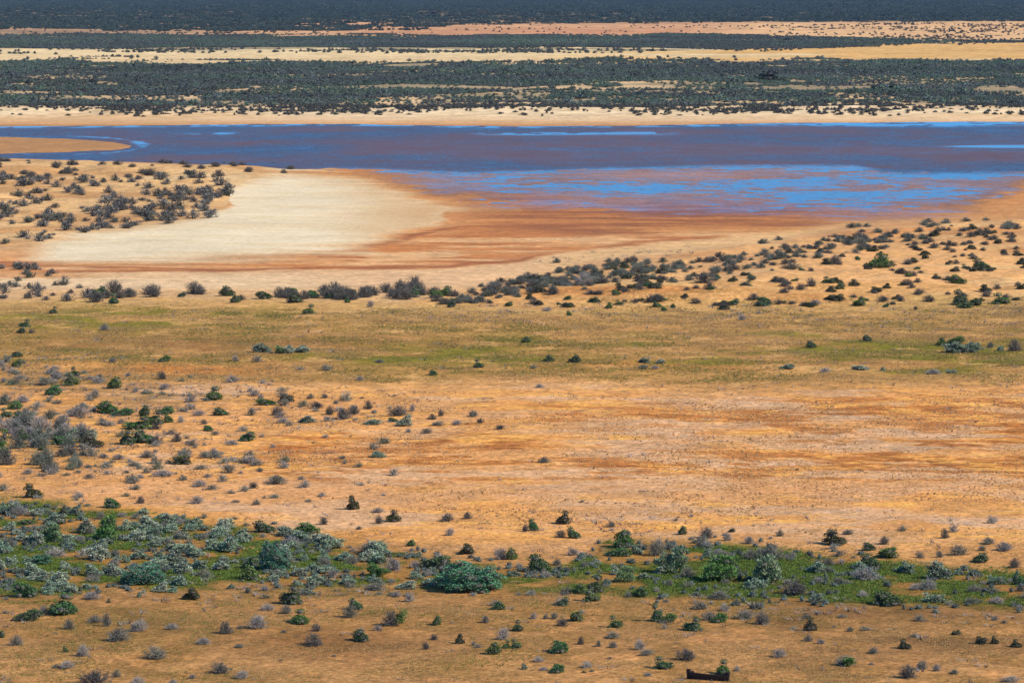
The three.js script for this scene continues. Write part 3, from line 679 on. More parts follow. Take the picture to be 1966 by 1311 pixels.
plant('evergreen', 422, 798, 30, 17, 'neat dark green shrub with a flat base on grey-green scrub', 'the neat flat-based shrub');
plant('grey', 482, 798, 27, 21);
plant('evergreen', 276, 799, 27, 20);
plant('brown', 764, 799, 46, 23, 'biggest blue-grey shrub between the row and the open orange flat', 'the blue-grey shrub');
plant('brown', 847, 799, 17, 14);
plant('evergreen', 235, 799, 41, 17);
plant('grey', 380, 799, 34, 14);
plant('dead', 1059, 801, 11, 7);
plant('evergreen', 9, 801, 27, 15);
plant('grey', 146, 801, 52, 26, 'tall misty grey shrub at the back of the grey-green thicket');
plant('grey', 908, 801, 27, 17);
plant('evergreen', 34, 804, 27, 15);
plant('brown', 656, 806, 35, 26);
plant('brown', 830, 806, 23, 12);
plant('evergreen', 755, 810, 18, 11);
plant('evergreen', 319, 812, 24, 17);
plant('grey', 345, 812, 21, 15);
plant('saltbush', 585, 812, 40, 12);
plant('brown', 923, 813, 18, 12);
plant('grey', 542, 813, 34, 14);
plant('grey', 390, 815, 18, 11);
plant('evergreen', 294, 816, 34, 23);
plant('grey', 877, 816, 24, 12);
plant('saltbush', 716, 816, 34, 12);
plant('grey', 839, 818, 37, 11);
plant('saltbush', 774, 819, 34, 18);
plant('grey', 116, 822, 43, 24);
plant('brown', 300, 825, 24, 17);
plant('brown', 960, 825, 23, 12, 'outermost small brown shrub of those on the open orange flat', 'the outermost brown shrub');
plant('evergreen', 262, 825, 52, 20);
plant('evergreen', 400, 828, 21, 14);
plant('grey', 18, 828, 52, 30);
plant('grey', 73, 828, 55, 37, 'dark grey tangle in the middle of the grey-green thicket', 'the grey-green thicket');
plant('grey', 784, 831, 18, 12);
plant('grey', 819, 833, 29, 12);
plant('dead', 1750, 834, 12, 8);
plant('grey', 122, 836, 46, 29);
plant('grey', 412, 836, 20, 12);
plant('saltbush', 95, 838, 18, 12);
plant('grey', 152, 839, 46, 29);
plant('grey', 27, 842, 37, 23);
plant('grey', 55, 842, 46, 27);
plant('saltbush', 171, 844, 27, 18);
plant('saltbush', 76, 844, 27, 17);
plant('grey', 101, 845, 40, 24);
plant('saltbush', 131, 845, 34, 18);
plant('evergreen', 44, 846, 30, 18);
plant('evergreen', 474, 847, 34, 19, 'irregular green shrub with grey stems alone on the orange sand', 'the irregular green shrub');
plant('brown', 339, 849, 26, 17);
plant('dead', 1046, 850, 12, 8);
plant('evergreen', 274, 851, 46, 25);
plant('brown', 299, 854, 34, 21);
plant('evergreen', 122, 854, 46, 20, 'bright green low shrub joined to a browner one on orange sand', 'the bright low shrub');
plant('evergreen', 241, 854, 37, 23);
plant('olive', 171, 860, 46, 24);
plant('dead', 1352, 862, 21, 9);
plant('evergreen', 78, 865, 18, 11);
plant('dead', 1370, 871, 21, 8);
plant('dead', 642, 871, 27, 11);
plant('dead', 617, 873, 30, 12);
plant('grey', 409, 874, 27, 15);
plant('brown', 133, 875, 37, 21, 'smooth blackish brown dome shrub on orange sand', 'the brown-black dome');
plant('dead', 801, 876, 20, 12);
plant('saltbush', 726, 879, 30, 15);
plant('grey', 198, 880, 23, 12);
plant('grey', 281, 880, 40, 15);
plant('evergreen', 0, 883, 30, 46);
plant('grey', 226, 883, 34, 14);
plant('grey', 1044, 889, 31, 13, 'khaki twig shrub alone in the middle of the orange flat', 'the lone khaki twig shrub');
plant('grey', 323, 891, 18, 11);
plant('olive', 348, 892, 37, 18);
plant('brown', 9, 894, 49, 34);
plant('grey', 256, 896, 34, 12);
plant('grey', 169, 899, 18, 9);
plant('grey', 545, 900, 27, 18);
plant('grey', 384, 902, 37, 12);
plant('grey', 498, 906, 17, 11);
plant('grey', 98, 908, 34, 20);
plant('grey', 149, 909, 17, 9);
plant('grey', 242, 909, 18, 8);
plant('grey', 438, 909, 34, 23);
plant('grey', 204, 911, 18, 9);
plant('grey', 52, 911, 24, 12);
plant('grey', 311, 916, 49, 17);
plant('grey', 351, 923, 24, 14);
plant('grey', 530, 931, 56, 23, 'large rounded khaki grey shrub dome alone on orange sand', 'the khaki dome');
plant('grey', 383, 935, 35, 14, 'flat pale grey shrub alone on the orange sand');
plant('brown', 485, 938, 23, 15);
plant('dead', 812, 938, 14, 9);
plant('dead', 710, 943, 26, 9);
plant('olive', 63, 956, 38, 22, 'lone round olive shrub on bare orange sand above the green strip', 'the lone olive shrub on orange sand');
plant('grey', 150, 956, 32, 13);
plant('dead', 714, 963, 9, 7);
plant('dead', 241, 964, 20, 10);
plant('grey', 1117, 965, 12, 7);
plant('grey', 452, 965, 20, 7);
plant('brown', 268, 967, 23, 15);
plant('grey', 377, 968, 32, 17, 'low rounded grey shrub on open pinkish sand behind the silvery saltbushes', 'the lone grey shrub on pinkish sand');
plant('dead', 407, 969, 23, 7);
plant('grey', 491, 970, 20, 13);
plant('dead', 656, 970, 20, 10);
plant('dead', 545, 971, 41, 13);
plant('dead', 1300, 972, 20, 13, 'dead branch curving up from bare orange sand, farthest out on the flat');
plant('dead', 100, 976, 17, 12);
plant('evergreen', 211, 977, 41, 21, 'dark green shrub with bare grey lower stems on the sandy edge above the green strip', 'the grey-stemmed green shrub');
plant('dead', 874, 979, 20, 10);
plant('olive', 680, 979, 28, 23, 'upright olive shrub leaning on open sand with a grey twig bush beside it', 'the leaning olive shrub on sand');
plant('saltbush', 7, 979, 20, 12);
plant('grey', 724, 985, 26, 13);
plant('dead', 1022, 987, 29, 16);
plant('saltbush', 87, 987, 22, 12);
plant('grey', 38, 990, 44, 19);
plant('saltbush', 138, 990, 29, 15);
plant('grey', 231, 993, 28, 10);
plant('brown', 896, 997, 23, 17);
plant('dead', 1255, 997, 17, 15);
plant('grey', 193, 997, 26, 15);
plant('dead', 475, 997, 44, 13, 'wide sprawling dead shrub of bare grey branches on sand behind the saltbush thicket');
plant('saltbush', 310, 997, 31, 12);
plant('dead', 1777, 1000, 12, 7);
plant('saltbush', 160, 1000, 17, 10);
plant('saltbush', 279, 1000, 20, 13);
plant('dead', 1194, 1001, 23, 16);
plant('brown', 858, 1002, 33, 20, 'brownish round shrub on sand with a smaller dark one just behind it', 'the brownish sand shrub');
plant('olive', 752, 1002, 29, 22, 'olive and grey double shrub on sand, its darker half in front');
plant('dead', 1105, 1004, 23, 25);
plant('brown', 727, 1006, 23, 17);
plant('olive', 1083, 1006, 28, 25, 'dark olive shrub on sand, bare forked dead branches beside it', 'the olive shrub with dead branches');
plant('dead', 939, 1006, 32, 22, 'leafless dead shrub of dark forked branches standing up from bare sand', 'the leafless forked shrub');
plant('olive', 113, 1006, 26, 25, 'dark feathery olive shrub standing upright in the green strip');
plant('dead', 1224, 1007, 26, 17);
plant('evergreen', 49, 1007, 38, 13);
plant('brown', 621, 1008, 22, 19);
plant('grey', 344, 1008, 20, 16);
plant('dead', 1485, 1010, 26, 12);
plant('dead', 1611, 1010, 20, 9);
plant('dead', 1856, 1010, 29, 13);
plant('grey', 1175, 1013, 23, 16);
plant('saltbush', 259, 1014, 29, 15);
plant('saltbush', 424, 1014, 17, 10);
plant('dead', 912, 1016, 26, 12);
plant('grey', 317, 1017, 35, 16);
plant('grey', 688, 1017, 17, 9);
plant('dead', 1040, 1019, 12, 16);
plant('evergreen', 1024, 1019, 22, 22);
plant('saltbush', 13, 1019, 29, 13);
plant('saltbush', 390, 1019, 20, 12);
plant('saltbush', 83, 1019, 20, 12);
plant('grey', 1735, 1020, 20, 12);
plant('brown', 1008, 1021, 17, 16);
plant('saltbush', 275, 1022, 20, 12);
plant('evergreen', 1406, 1022, 16, 9);
plant('evergreen', 507, 1023, 41, 23, 'deep green rounded shrub at the sandy upper edge of the strip, beside saltbush', 'the deep green shrub at the strip edge');
plant('dead', 1242, 1024, 29, 16);
plant('evergreen', 580, 1026, 55, 22);
plant('grey', 172, 1026, 20, 16);
plant('evergreen', 1311, 1027, 22, 17, 'small flat-topped dark green shrub on sand above the vivid grass');
plant('grey', 1629, 1027, 26, 13);
plant('grey', 864, 1029, 22, 17);
plant('saltbush', 465, 1029, 26, 15);
plant('grey', 1204, 1030, 29, 17);
plant('grey', 1498, 1030, 20, 15);
plant('dead', 709, 1031, 26, 9);
plant('grey', 503, 1032, 17, 9);
plant('brown', 1077, 1033, 26, 19);
plant('brown', 1816, 1034, 23, 20, 'dark spiky shrub far out on the open orange sand');
plant('evergreen', 1102, 1034, 25, 22);
plant('brown', 1358, 1035, 38, 23);
plant('grey', 343, 1035, 47, 17);
plant('saltbush', 416, 1035, 32, 17);
plant('grey', 391, 1036, 20, 12);
plant('broom', 205, 1038, 52, 36, 'largest bright green broom shrub in the saltbush thicket, grey twigs at its top', 'the bright broom in the saltbush thicket');
plant('dead', 733, 1039, 13, 15);
plant('grey', 1396, 1039, 23, 17);
plant('grey', 154, 1039, 26, 13);
plant('saltbush', 260, 1040, 38, 26);
plant('saltbush', 38, 1040, 32, 17);
plant('saltbush', 61, 1041, 29, 17);
plant('broom', 97, 1042, 44, 32, 'green broom shrub with pale upright shoots among saltbushes at the strip end', 'the pale-tipped green broom');
plant('saltbush', 616, 1043, 45, 19, 'bright silver saltbush at the end of the grass strip, on sand', 'the bright silver saltbush');
plant('dead', 1550, 1045, 32, 13);
plant('grey', 1439, 1045, 29, 20);
plant('brown', 1699, 1046, 29, 17);
plant('grey', 1899, 1046, 35, 17);
plant('saltbush', 314, 1046, 38, 17);
plant('olive', 1603, 1048, 49, 23, 'olive domed shrub on orange sand with a pale dead tangle before it', 'the olive dome on orange sand');
plant('evergreen', 792, 1049, 20, 15, 'small bright dark green ball shrub with a dead branch at its side');
plant('grey', 557, 1049, 44, 20);
plant('grey', 1349, 1050, 28, 22);
plant('evergreen', 1198, 1052, 47, 31, 'tallest dark green shrub cluster at the grassy edge', 'the tall green cluster');
plant('saltbush', 131, 1052, 26, 15);
plant('saltbush', 404, 1054, 23, 15);
plant('dead', 1594, 1057, 32, 17);
plant('evergreen', 1667, 1058, 32, 17);
plant('grey', 12, 1058, 35, 32);
plant('grey', 1888, 1058, 23, 13);
plant('saltbush', 430, 1058, 64, 23, 'widest pale silver saltbush in the thicket, with a long flat top', 'the wide silver saltbush');
plant('grey', 1300, 1059, 32, 17);
plant('grey', 1931, 1059, 41, 22);
plant('saltbush', 340, 1061, 44, 17);
plant('dead', 1632, 1064, 38, 13);
plant('grey', 707, 1064, 61, 28, 'wide dark grey shrub heap with silver saltbush growing at its front');
plant('olive', 896, 1064, 32, 20, 'solitary rounded olive green ball shrub on light brown soil', 'the olive ball shrub');
plant('saltbush', 1226, 1065, 28, 17);
plant('grey', 1101, 1067, 32, 19, 'lone grey rounded shrub on brown soil in front of two joined green shrubs', 'the lone mid-grey shrub');
plant('grey', 1844, 1067, 38, 26);
plant('evergreen', 1205, 1068, 26, 17);
plant('grey', 1259, 1068, 38, 32);
plant('evergreen', 1183, 1069, 38, 19);
plant('grey', 105, 1070, 52, 20);
plant('grey', 221, 1070, 23, 17);
plant('saltbush', 375, 1070, 41, 20);
plant('saltbush', 720, 1070, 26, 12);
plant('grey', 1805, 1071, 20, 15);
plant('saltbush', 801, 1071, 22, 9);
plant('saltbush', 1356, 1072, 20, 15);
plant('evergreen', 1703, 1072, 41, 27, 'bright green crown in the tallest cluster by the grass edge', 'the mixed green cluster');
plant('grey', 1768, 1072, 23, 13);
plant('grey', 1390, 1074, 47, 20);
plant('evergreen', 981, 1075, 25, 23);
plant('grey', 1442, 1075, 41, 25);
plant('grey', 961, 1075, 38, 25);
plant('saltbush', 186, 1075, 44, 31);
plant('saltbush', 262, 1075, 35, 19);
plant('saltbush', 560, 1075, 15, 10);
plant('grey', 1479, 1077, 64, 39, 'big dense grey shrub mass at the sandy edge of the vivid grass', 'the big grey mass');
plant('saltbush', 426, 1078, 17, 13);
plant('saltbush', 584, 1078, 17, 15);
plant('evergreen', 1884, 1080, 38, 20, 'rounded dark green shrub with a crisp shadow on pinkish sand', 'the crisp dark shrub');
plant('saltbush', 1210, 1081, 17, 10);
plant('saltbush', 241, 1081, 20, 15);
plant('saltbush', 308, 1081, 32, 22);
plant('dead', 1789, 1083, 44, 13);
plant('grey', 1571, 1083, 20, 12);
plant('mound', 78, 1083, 35, 17);
plant('saltbush', 58, 1083, 32, 16);
plant('grey', 676, 1084, 38, 19);
plant('saltbush', 1147, 1084, 20, 12);
plant('grey', 1070, 1086, 23, 16);
plant('grey', 1591, 1086, 32, 15);
plant('grey', 621, 1086, 32, 16);
plant('evergreen', 488, 1087, 26, 23);
plant('grey', 1122, 1090, 23, 16);
plant('grey', 997, 1090, 20, 12);
plant('saltbush', 279, 1090, 23, 13);
plant('brown', 1950, 1091, 32, 20);
plant('grey', 1195, 1091, 20, 12);
plant('grey', 798, 1091, 26, 16);
plant('saltbush', 375, 1091, 26, 16);
plant('saltbush', 898, 1091, 23, 13);
plant('evergreen', 1674, 1093, 44, 28);
plant('saltbush', 349, 1093, 32, 23);
plant('evergreen', 834, 1094, 55, 32, 'grey green domed shrub half leafy, behind the huge teal bush', 'the half-leafy dome');
plant('saltbush', 599, 1094, 23, 15);
plant('evergreen', 880, 1096, 20, 17);
plant('grey', 756, 1096, 41, 32, 'tall pointed grey shrub rising from the green grass');
plant('mound', 526, 1096, 51, 47, 'tall teal bush with a rounded crown, dark green shrub pressed against its side', 'the tall teal bush');
plant('saltbush', 518, 1096, 32, 20);
plant('evergreen', 1034, 1099, 49, 32, 'rounded green shrub with several crowns and a grey twig skirt in front', 'the many-crowned green shrub');
plant('saltbush', 1152, 1100, 10, 7);
plant('saltbush', 1565, 1100, 47, 17);
plant('broom', 1293, 1102, 58, 48, 'great silvery green feathery bush, highest plume in the grass', 'the great feathery bush');
plant('saltbush', 1271, 1102, 29, 17);
plant('saltbush', 1655, 1102, 38, 20);
plant('saltbush', 1744, 1102, 39, 23, 'pale silver saltbush in vivid grass, the smaller of a neighbouring two', 'the smaller silver pair');
plant('saltbush', 830, 1102, 23, 15);
plant('saltbush', 1130, 1104, 15, 9);
plant('saltbush', 1185, 1104, 26, 16);
plant('saltbush', 1838, 1104, 17, 13);
plant('grey', 638, 1106, 31, 15);
plant('saltbush', 1876, 1106, 29, 13);
plant('saltbush', 372, 1106, 15, 9);
plant('grey', 390, 1107, 38, 15);
plant('saltbush', 1614, 1107, 20, 10);
plant('saltbush', 981, 1107, 15, 10);
plant('saltbush', 989, 1107, 23, 13);
plant('broom', 723, 1109, 41, 25, 'vivid light green leafy shrub in the grass, brightest green of all', 'the vivid light green shrub');
plant('grey', 1050, 1109, 32, 15);
plant('grey', 180, 1109, 29, 15);
plant('saltbush', 1143, 1109, 15, 9);
plant('grey', 1320, 1110, 35, 23);
plant('saltbush', 1236, 1112, 23, 15);
plant('saltbush', 1803, 1112, 52, 29, 'large pale silver saltbush sprawling in the vivid green grass', 'the large silver saltbush');
plant('saltbush', 798, 1112, 28, 17);
plant('evergreen', 472, 1114, 42, 29, 'very dark green shrub in front of the tall teal bush, shadow at its foot');
plant('saltbush', 113, 1115, 38, 19);
plant('grey', 1661, 1116, 67, 31, 'grey sprawling shrub with a silver top, in front of the mixed green cluster');
plant('saltbush', 522, 1116, 23, 10);
plant('saltbush', 712, 1116, 23, 13);
plant('broom', 1204, 1119, 44, 28, 'pale green broom shrub with spiky shoots in front of small saltbushes', 'the pale spiky broom');
plant('broom', 1390, 1119, 84, 45, 'broad deep green broom bush with dense upright stems', 'the broad green broom');
plant('broom', 1470, 1120, 70, 47, 'silver-tipped green broom bush beside the broad deep green one', 'the silver-tipped broom');
plant('grey', 1572, 1120, 26, 15);
plant('dead', 1591, 1122, 26, 15, 'white dead branches between two low grey shrubs in vivid grass');
plant('grey', 1393, 1122, 26, 12);
plant('grey', 1611, 1122, 29, 15);
plant('saltbush', 667, 1122, 32, 16);
plant('evergreen', 1960, 1123, 26, 22);
plant('mound', 272, 1123, 74, 34, 'teal green dome bush, smooth and dense, alone on brown grassy ground', 'the teal green dome bush');
plant('saltbush', 1917, 1123, 35, 19);
plant('saltbush', 605, 1123, 38, 22);
plant('saltbush', 1165, 1125, 22, 15);
plant('saltbush', 826, 1125, 32, 17);
plant('grey', 1287, 1126, 22, 15);
plant('saltbush', 1215, 1131, 13, 7);
plant('saltbush', 1451, 1131, 44, 22);
plant('saltbush', 166, 1131, 20, 13);
plant('saltbush', 183, 1131, 15, 10);
plant('saltbush', 442, 1131, 15, 12);
plant('saltbush', 776, 1132, 44, 13);
plant('grey', 1784, 1133, 38, 23);
plant('grey', 1760, 1133, 32, 16);
plant('grey', 507, 1135, 20, 15);
plant('grey', 720, 1135, 49, 19);
plant('brown', 1960, 1136, 26, 15);
plant('mound', 900, 1136, 112, 45, 'huge spreading dark teal bush, the largest plant, lumpy and sloping to one side', 'the huge teal bush');
plant('grey', 1262, 1137, 17, 13);
plant('grey', 1874, 1138, 41, 17);
plant('saltbush', 326, 1138, 26, 12);
plant('evergreen', 1143, 1139, 33, 28, 'highest of three green shrubs grown together on thin grass', 'the trio of green shrubs');
plant('saltbush', 137, 1139, 26, 20);
plant('saltbush', 272, 1139, 12, 7);
plant('evergreen', 1112, 1141, 28, 20);
plant('saltbush', 589, 1142, 29, 15);
plant('brown', 1531, 1145, 64, 31, 'big dark brown shrub dome on the vivid grass edge', 'the big brown dome');
plant('dead', 404, 1145, 29, 13);
plant('grey', 781, 1145, 12, 10);
plant('evergreen', 47, 1147, 44, 35);
plant('grey', 1207, 1147, 17, 12);
plant('grey', 1659, 1147, 29, 15);
plant('grey', 760, 1147, 26, 13);
plant('saltbush', 265, 1147, 12, 10);
plant('evergreen', 1231, 1147, 33, 20);
plant('olive', 369, 1152, 38, 20, 'dense dark olive shrub on brown soil, a dead branch lying beside it', 'the dense dark olive shrub');
plant('grey', 1384, 1152, 55, 17);
plant('grey', 174, 1152, 38, 19);
plant('evergreen', 1136, 1155, 36, 19);
plant('evergreen', 208, 1157, 10, 7);
plant('saltbush', 1566, 1157, 32, 13);
plant('grey', 1279, 1157, 17, 9);
plant('saltbush', 1797, 1158, 44, 19);
plant('grey', 1866, 1160, 32, 13);
plant('grey', 1915, 1160, 35, 15);
plant('evergreen', 555, 1161, 44, 31);
plant('evergreen', 1710, 1163, 55, 31, 'big dark green shrub in the vivid grass casting a black shadow', 'the big dark shrub in grass');
plant('grey', 1416, 1163, 20, 15);
plant('evergreen', 1080, 1163, 26, 17, 'small round dark green shrub alone on brown soil in front of the trio');
plant('dead', 762, 1165, 15, 13);
plant('dead', 737, 1168, 17, 10);
plant('dead', 978, 1171, 20, 16);
plant('evergreen', 958, 1171, 26, 16, 'low green shrub with pale dead branches spilling out of one side');
plant('grey', 1346, 1171, 44, 19);
plant('evergreen', 683, 1171, 26, 23);
plant('grey', 1960, 1171, 17, 13);
plant('grey', 513, 1173, 32, 17);
plant('grey', 1393, 1174, 26, 17);
plant('grey', 81, 1176, 23, 17);
plant('dead', 618, 1177, 29, 17);
plant('grey', 548, 1179, 29, 22);
plant('dead', 896, 1180, 20, 10);
plant('evergreen', 121, 1181, 67, 31, 'broad two-lobed dark green shrub on the brown foreground soil', 'the broad two-lobed shrub');
plant('grey', 670, 1187, 35, 28);
plant('grey', 1024, 1189, 19, 16);
plant('grey', 1047, 1189, 15, 13);
plant('grey', 1064, 1189, 20, 17);
plant('grey', 1433, 1190, 49, 17);
plant('grey', 1364, 1192, 32, 23);
plant('dead', 349, 1193, 16, 7);
plant('evergreen', 1105, 1193, 29, 26);
plant('evergreen', 1261, 1193, 26, 29, 'pointed dark green shrub joined to a lower green one, strong shadow beside', 'the pointed green shrub');
plant('evergreen', 52, 1193, 49, 26);
plant('evergreen', 1285, 1195, 32, 20);
plant('evergreen', 1384, 1196, 32, 22);
plant('grey', 1472, 1197, 17, 20);
plant('grey', 180, 1197, 35, 16);
plant('grey', 932, 1197, 23, 20);
plant('dead', 864, 1199, 15, 13);
plant('evergreen', 577, 1199, 45, 22);
plant('brown', 1463, 1200, 35, 25);
plant('evergreen', 839, 1201, 22, 19);
plant('brown', 1079, 1203, 28, 19);
plant('brown', 750, 1203, 45, 31, 'dark shrub with one green side standing on reddish bare soil', 'the half-green dark shrub');
plant('grey', 202, 1203, 23, 29);
plant('dead', 1028, 1205, 23, 12);
plant('evergreen', 1183, 1205, 26, 19);
plant('grey', 495, 1208, 54, 27, 'broad grey shrub with mixed light and dark twigs on brown foreground soil');
plant('dead', 943, 1209, 20, 12);
plant('grey', 131, 1209, 26, 22);
plant('grey', 327, 1209, 32, 15);
plant('evergreen', 1329, 1212, 36, 22, 'round fresh green shrub on brown soil with dead twigs before it', 'the round fresh green shrub');
plant('evergreen', 989, 1212, 15, 12);
plant('evergreen', 996, 1212, 23, 17);
plant('olive', 1560, 1212, 26, 26);
plant('brown', 608, 1213, 25, 17, 'small blackish shrub directly behind a broader black one');
plant('grey', 1633, 1213, 19, 13);
plant('grey', 262, 1213, 47, 28);
plant('grey', 544, 1215, 17, 7);
plant('brown', 432, 1218, 36, 25, 'blackish brown rounded shrub on bare brown foreground soil');
plant('dead', 1371, 1218, 20, 10);
plant('dead', 102, 1219, 17, 12);
plant('olive', 1838, 1219, 17, 10);
plant('dead', 1317, 1224, 32, 13);
plant('grey', 1757, 1224, 23, 9);
plant('evergreen', 3, 1225, 16, 17);
plant('grey', 1176, 1227, 35, 17);
plant('brown', 833, 1229, 19, 14);
plant('grey', 967, 1229, 32, 26);
plant('evergreen', 691, 1232, 42, 22, 'fresh dark green shrub alone on bare brown soil near the front', 'the fresh green front shrub');
plant('grey', 1553, 1232, 23, 15);
plant('grey', 224, 1232, 58, 28, 'large pale grey dome shrub on the brown foreground, another with a green heart behind', 'the large pale grey dome');
plant('dead', 1303, 1235, 17, 9);
plant('olive', 880, 1236, 22, 16);
plant('grey', 1578, 1237, 22, 13);
plant('olive', 1885, 1237, 20, 16);
plant('olive', 1911, 1237, 17, 16);
plant('brown', 1115, 1238, 19, 17);
plant('grey', 390, 1238, 36, 16);
plant('grey', 29, 1240, 31, 22);
plant('grey', 909, 1240, 13, 13);
plant('brown', 602, 1242, 49, 25, 'broad blackish shrub over a dark patch in the near ground', 'the broad black shrub');
plant('grey', 1150, 1242, 16, 15);
plant('grey', 1178, 1244, 22, 16);
plant('olive', 1954, 1244, 22, 16);
plant('grey', 458, 1245, 26, 10);
plant('evergreen', 973, 1245, 17, 13);
plant('evergreen', 990, 1245, 22, 16);
plant('brown', 818, 1247, 19, 15);
plant('olive', 1738, 1247, 26, 19, 'single round olive shrub with a black shadow on dark ground', 'the single olive shrub on dark ground');
plant('grey', 1229, 1248, 28, 22);
plant('dead', 885, 1251, 17, 15);
plant('dead', 859, 1253, 26, 16);
plant('evergreen', 125, 1253, 12, 13);
plant('evergreen', 1077, 1254, 41, 26, 'ragged green shrub with spiky outline on bare near soil', 'the ragged green shrub');
plant('grey', 1678, 1256, 26, 16);
plant('evergreen', 949, 1257, 29, 23);
plant('grey', 1242, 1260, 35, 17);
plant('grey', 156, 1261, 28, 26);
plant('grey', 641, 1261, 10, 7);
plant('grey', 1497, 1264, 32, 23, 'pale grey tuft shrub alone on light brown near soil');
plant('grey', 298, 1268, 60, 29, 'biggest rounded grey shrub standing alone on the near brown soil', 'the biggest round grey shrub');
plant('brown', 1317, 1269, 49, 28, 'dark grey shrub of two joined domes on near brown soil', 'the double dark dome');
plant('grey', 539, 1269, 9, 6);
plant('grey', 1034, 1272, 29, 13);
plant('dead', 773, 1274, 20, 9);
plant('grey', 1674, 1277, 13, 7);
plant('grey', 1623, 1280, 48, 23, 'grey shrub with a small bright green heart on near soil', 'the green-hearted grey shrub');
plant('grey', 105, 1283, 20, 10);
plant('grey', 125, 1285, 35, 20);
plant('evergreen', 1275, 1285, 36, 19, 'low dark green mound behind a grey tuft near the wooden rail', 'the low green mound');
plant('grey', 1771, 1286, 29, 22);
plant('saltbush', 1006, 1286, 15, 12);
plant('dead', 1027, 1288, 15, 9);
plant('grey', 1044, 1288, 20, 10);
plant('dead', 1343, 1289, 12, 7);
plant('grey', 1415, 1289, 17, 12);
plant('grey', 1799, 1289, 22, 16);
plant('grey', 1137, 1290, 12, 6);
plant('evergreen', 1072, 1292, 32, 19);
plant('evergreen', 1121, 1292, 9, 5);
plant('dead', 132, 1293, 17, 9);
plant('brown', 423, 1295, 47, 23, 'dark grey domed shrub near the front, pale twigs showing at its foot', 'the dark domed front shrub');
plant('grey', 1834, 1295, 26, 13);
plant('evergreen', 1391, 1296, 32, 23, 'dark green shrub growing against the dark wooden rail');
plant('grey', 1245, 1299, 20, 10);
plant('grey', 222, 1301, 23, 17);
plant('brown', 1745, 1304, 47, 26, 'darkest grey shrub at the front, a paler one close behind', 'the darkest front shrub');
plant('dead', 1669, 1304, 17, 9);
plant('grey', 368, 1304, 17, 13);
plant('grey', 464, 1304, 35, 17);
plant('dead', 1307, 1306, 23, 12);
plant('dead', 1709, 1308, 15, 9);
plant('grey', 1943, 1311, 47, 16);
plant('grey', 262, 1315, 35, 17);
plant('brown', 182, 1317, 76, 32);
plant('grey', 331, 1317, 26, 16);

// ---------------------------------------------------------------- shrubs of the dunes, the shore line and the sandy rise
const DUNE = 'low shrubs on the pale dunes beside the lake', RISE = 'dark shrubs on the sandy rise', SHORE = 'shrubs along the edge of the pink sand';
const spread = (n, X0, X1, Y0, Y1, dense, put) => { let made = 0; for (let t = 0; t < n * 60 && made < n; t++) { const X = rr(X0, X1), Y = rr(Y0, Y1); if (rnd() < dense(X, Y)) { put(X, Y); made++; } } };
const thick = (X, Y, k, m = 0) => ss(0.46 - m, 0.60 - m, fbm(X / 46 + k, Y / 13, 3));
const toneFor = (kind, o, dark) => { const f = o.children.find((c) => c.name === 'foliage'); if (f) f.material = tones[kind][dark]; };
const dunePut = (w0, w1, flatness, group, k = 1) => (X, Y) => { const w = rr(w0, w1); plant('dune', X, Y, w, w * rr(0.42, 0.62) * flatness, '', '', group); };
const clumps = (X, Y) => 0.10 + ss(0.47, 0.56, fbm(X / 40 + 3, Y / 12, 3));
spread(215, -10, 440, 340, 474, (X, Y) => inside(X, Y, L.duneTop, L.duneEnd, 4) * clumps(X, Y) * (0.18 + 0.82 * Math.exp(-(((Y - 398 + (X - 300) * 0.05) / 36) ** 2)) * ss(-100, 200, X)), dunePut(14, 40, 0.95, DUNE));
spread(54, -10, 565, 309, 346, (X, Y) => (0.15 + thick(X, Y, 9) + 0.9 * Math.exp(-(((Y - 315 - Math.max(0, X - 300) * 0.05) / 4) ** 2))) * (X > 300 ? ss(338, 328, Y) : 1), (X, Y) => { const w = rr(12, 32); plant('brown', X, Y, w, w * rr(0.34, 0.5), '', '', 'shrubs on the dune crest before the water'); });
spread(28, -10, 190, 342, 372, (X, Y) => thick(X, Y, 5, 0.06), dunePut(16, 36, 0.9, DUNE));
spread(34, -10, 230, 508, 580, (X, Y) => (1 - ss(20, 60, X - (Y - 505) * 2.6)) * (Y > 515 ? 1 : 0.5), dunePut(18, 38, 0.9, 'shrubs at the end of the shore line'));
spread(270, 830, 1966, 432, 590, (X, Y) => inside(X, Y, L.slopeTop, L.slopeEnd, 5) * (0.2 + thick(X, Y, 21)) * (1 - 0.55 * ss(1500, 1700, X) * ss(520, 570, Y)) * (Y < L.slopeTop(X) + 50 ? 1 : 0.5), (X, Y) => {
  const k = (Y - 430) / 150, green = Y > L.slopeTop(X) + 46 && rnd() < 0.42, w = rr(14, 34) * (0.7 + 0.3 * k), h = w * rr(0.36, 0.5);
  if (green) plant('evergreen', X, Y, w * 0.8, h * 0.85, '', '', 'green shrubs on the sandy rise'); else plant('brown', X, Y, w, h, '', '', RISE);
});
spread(270, 850, 1800, 436, 588, (X, Y) => Math.exp(-(((Y - L.slopeTop(X) - 22) / 14) ** 2)) * (X < 1150 ? 1 : X < 1400 ? 0.85 : 0.5), (X, Y) => { const w = rr(13, 31); plant('blue', X, Y, w, w * rr(0.38, 0.52), '', '', 'shrubs in the dense belt of the rise'); });
spread(70, 180, 880, 555, 582, (X, Y) => Math.exp(-(((Y - 570 + (X > 700 ? 4 : 0)) / 7) ** 2)) * (0.25 + thick(X, Y, 33, 0.08)), (X, Y) => {
  const w = rr(20, 46), q = rnd();
  if (q < 0.22) plant('evergreen', X, Y + 4, w * 0.7, w * 0.45, '', '', 'green shrubs of the shore line'); else plant('brown', X, Y, w, w * 0.58, '', '', SHORE);
});
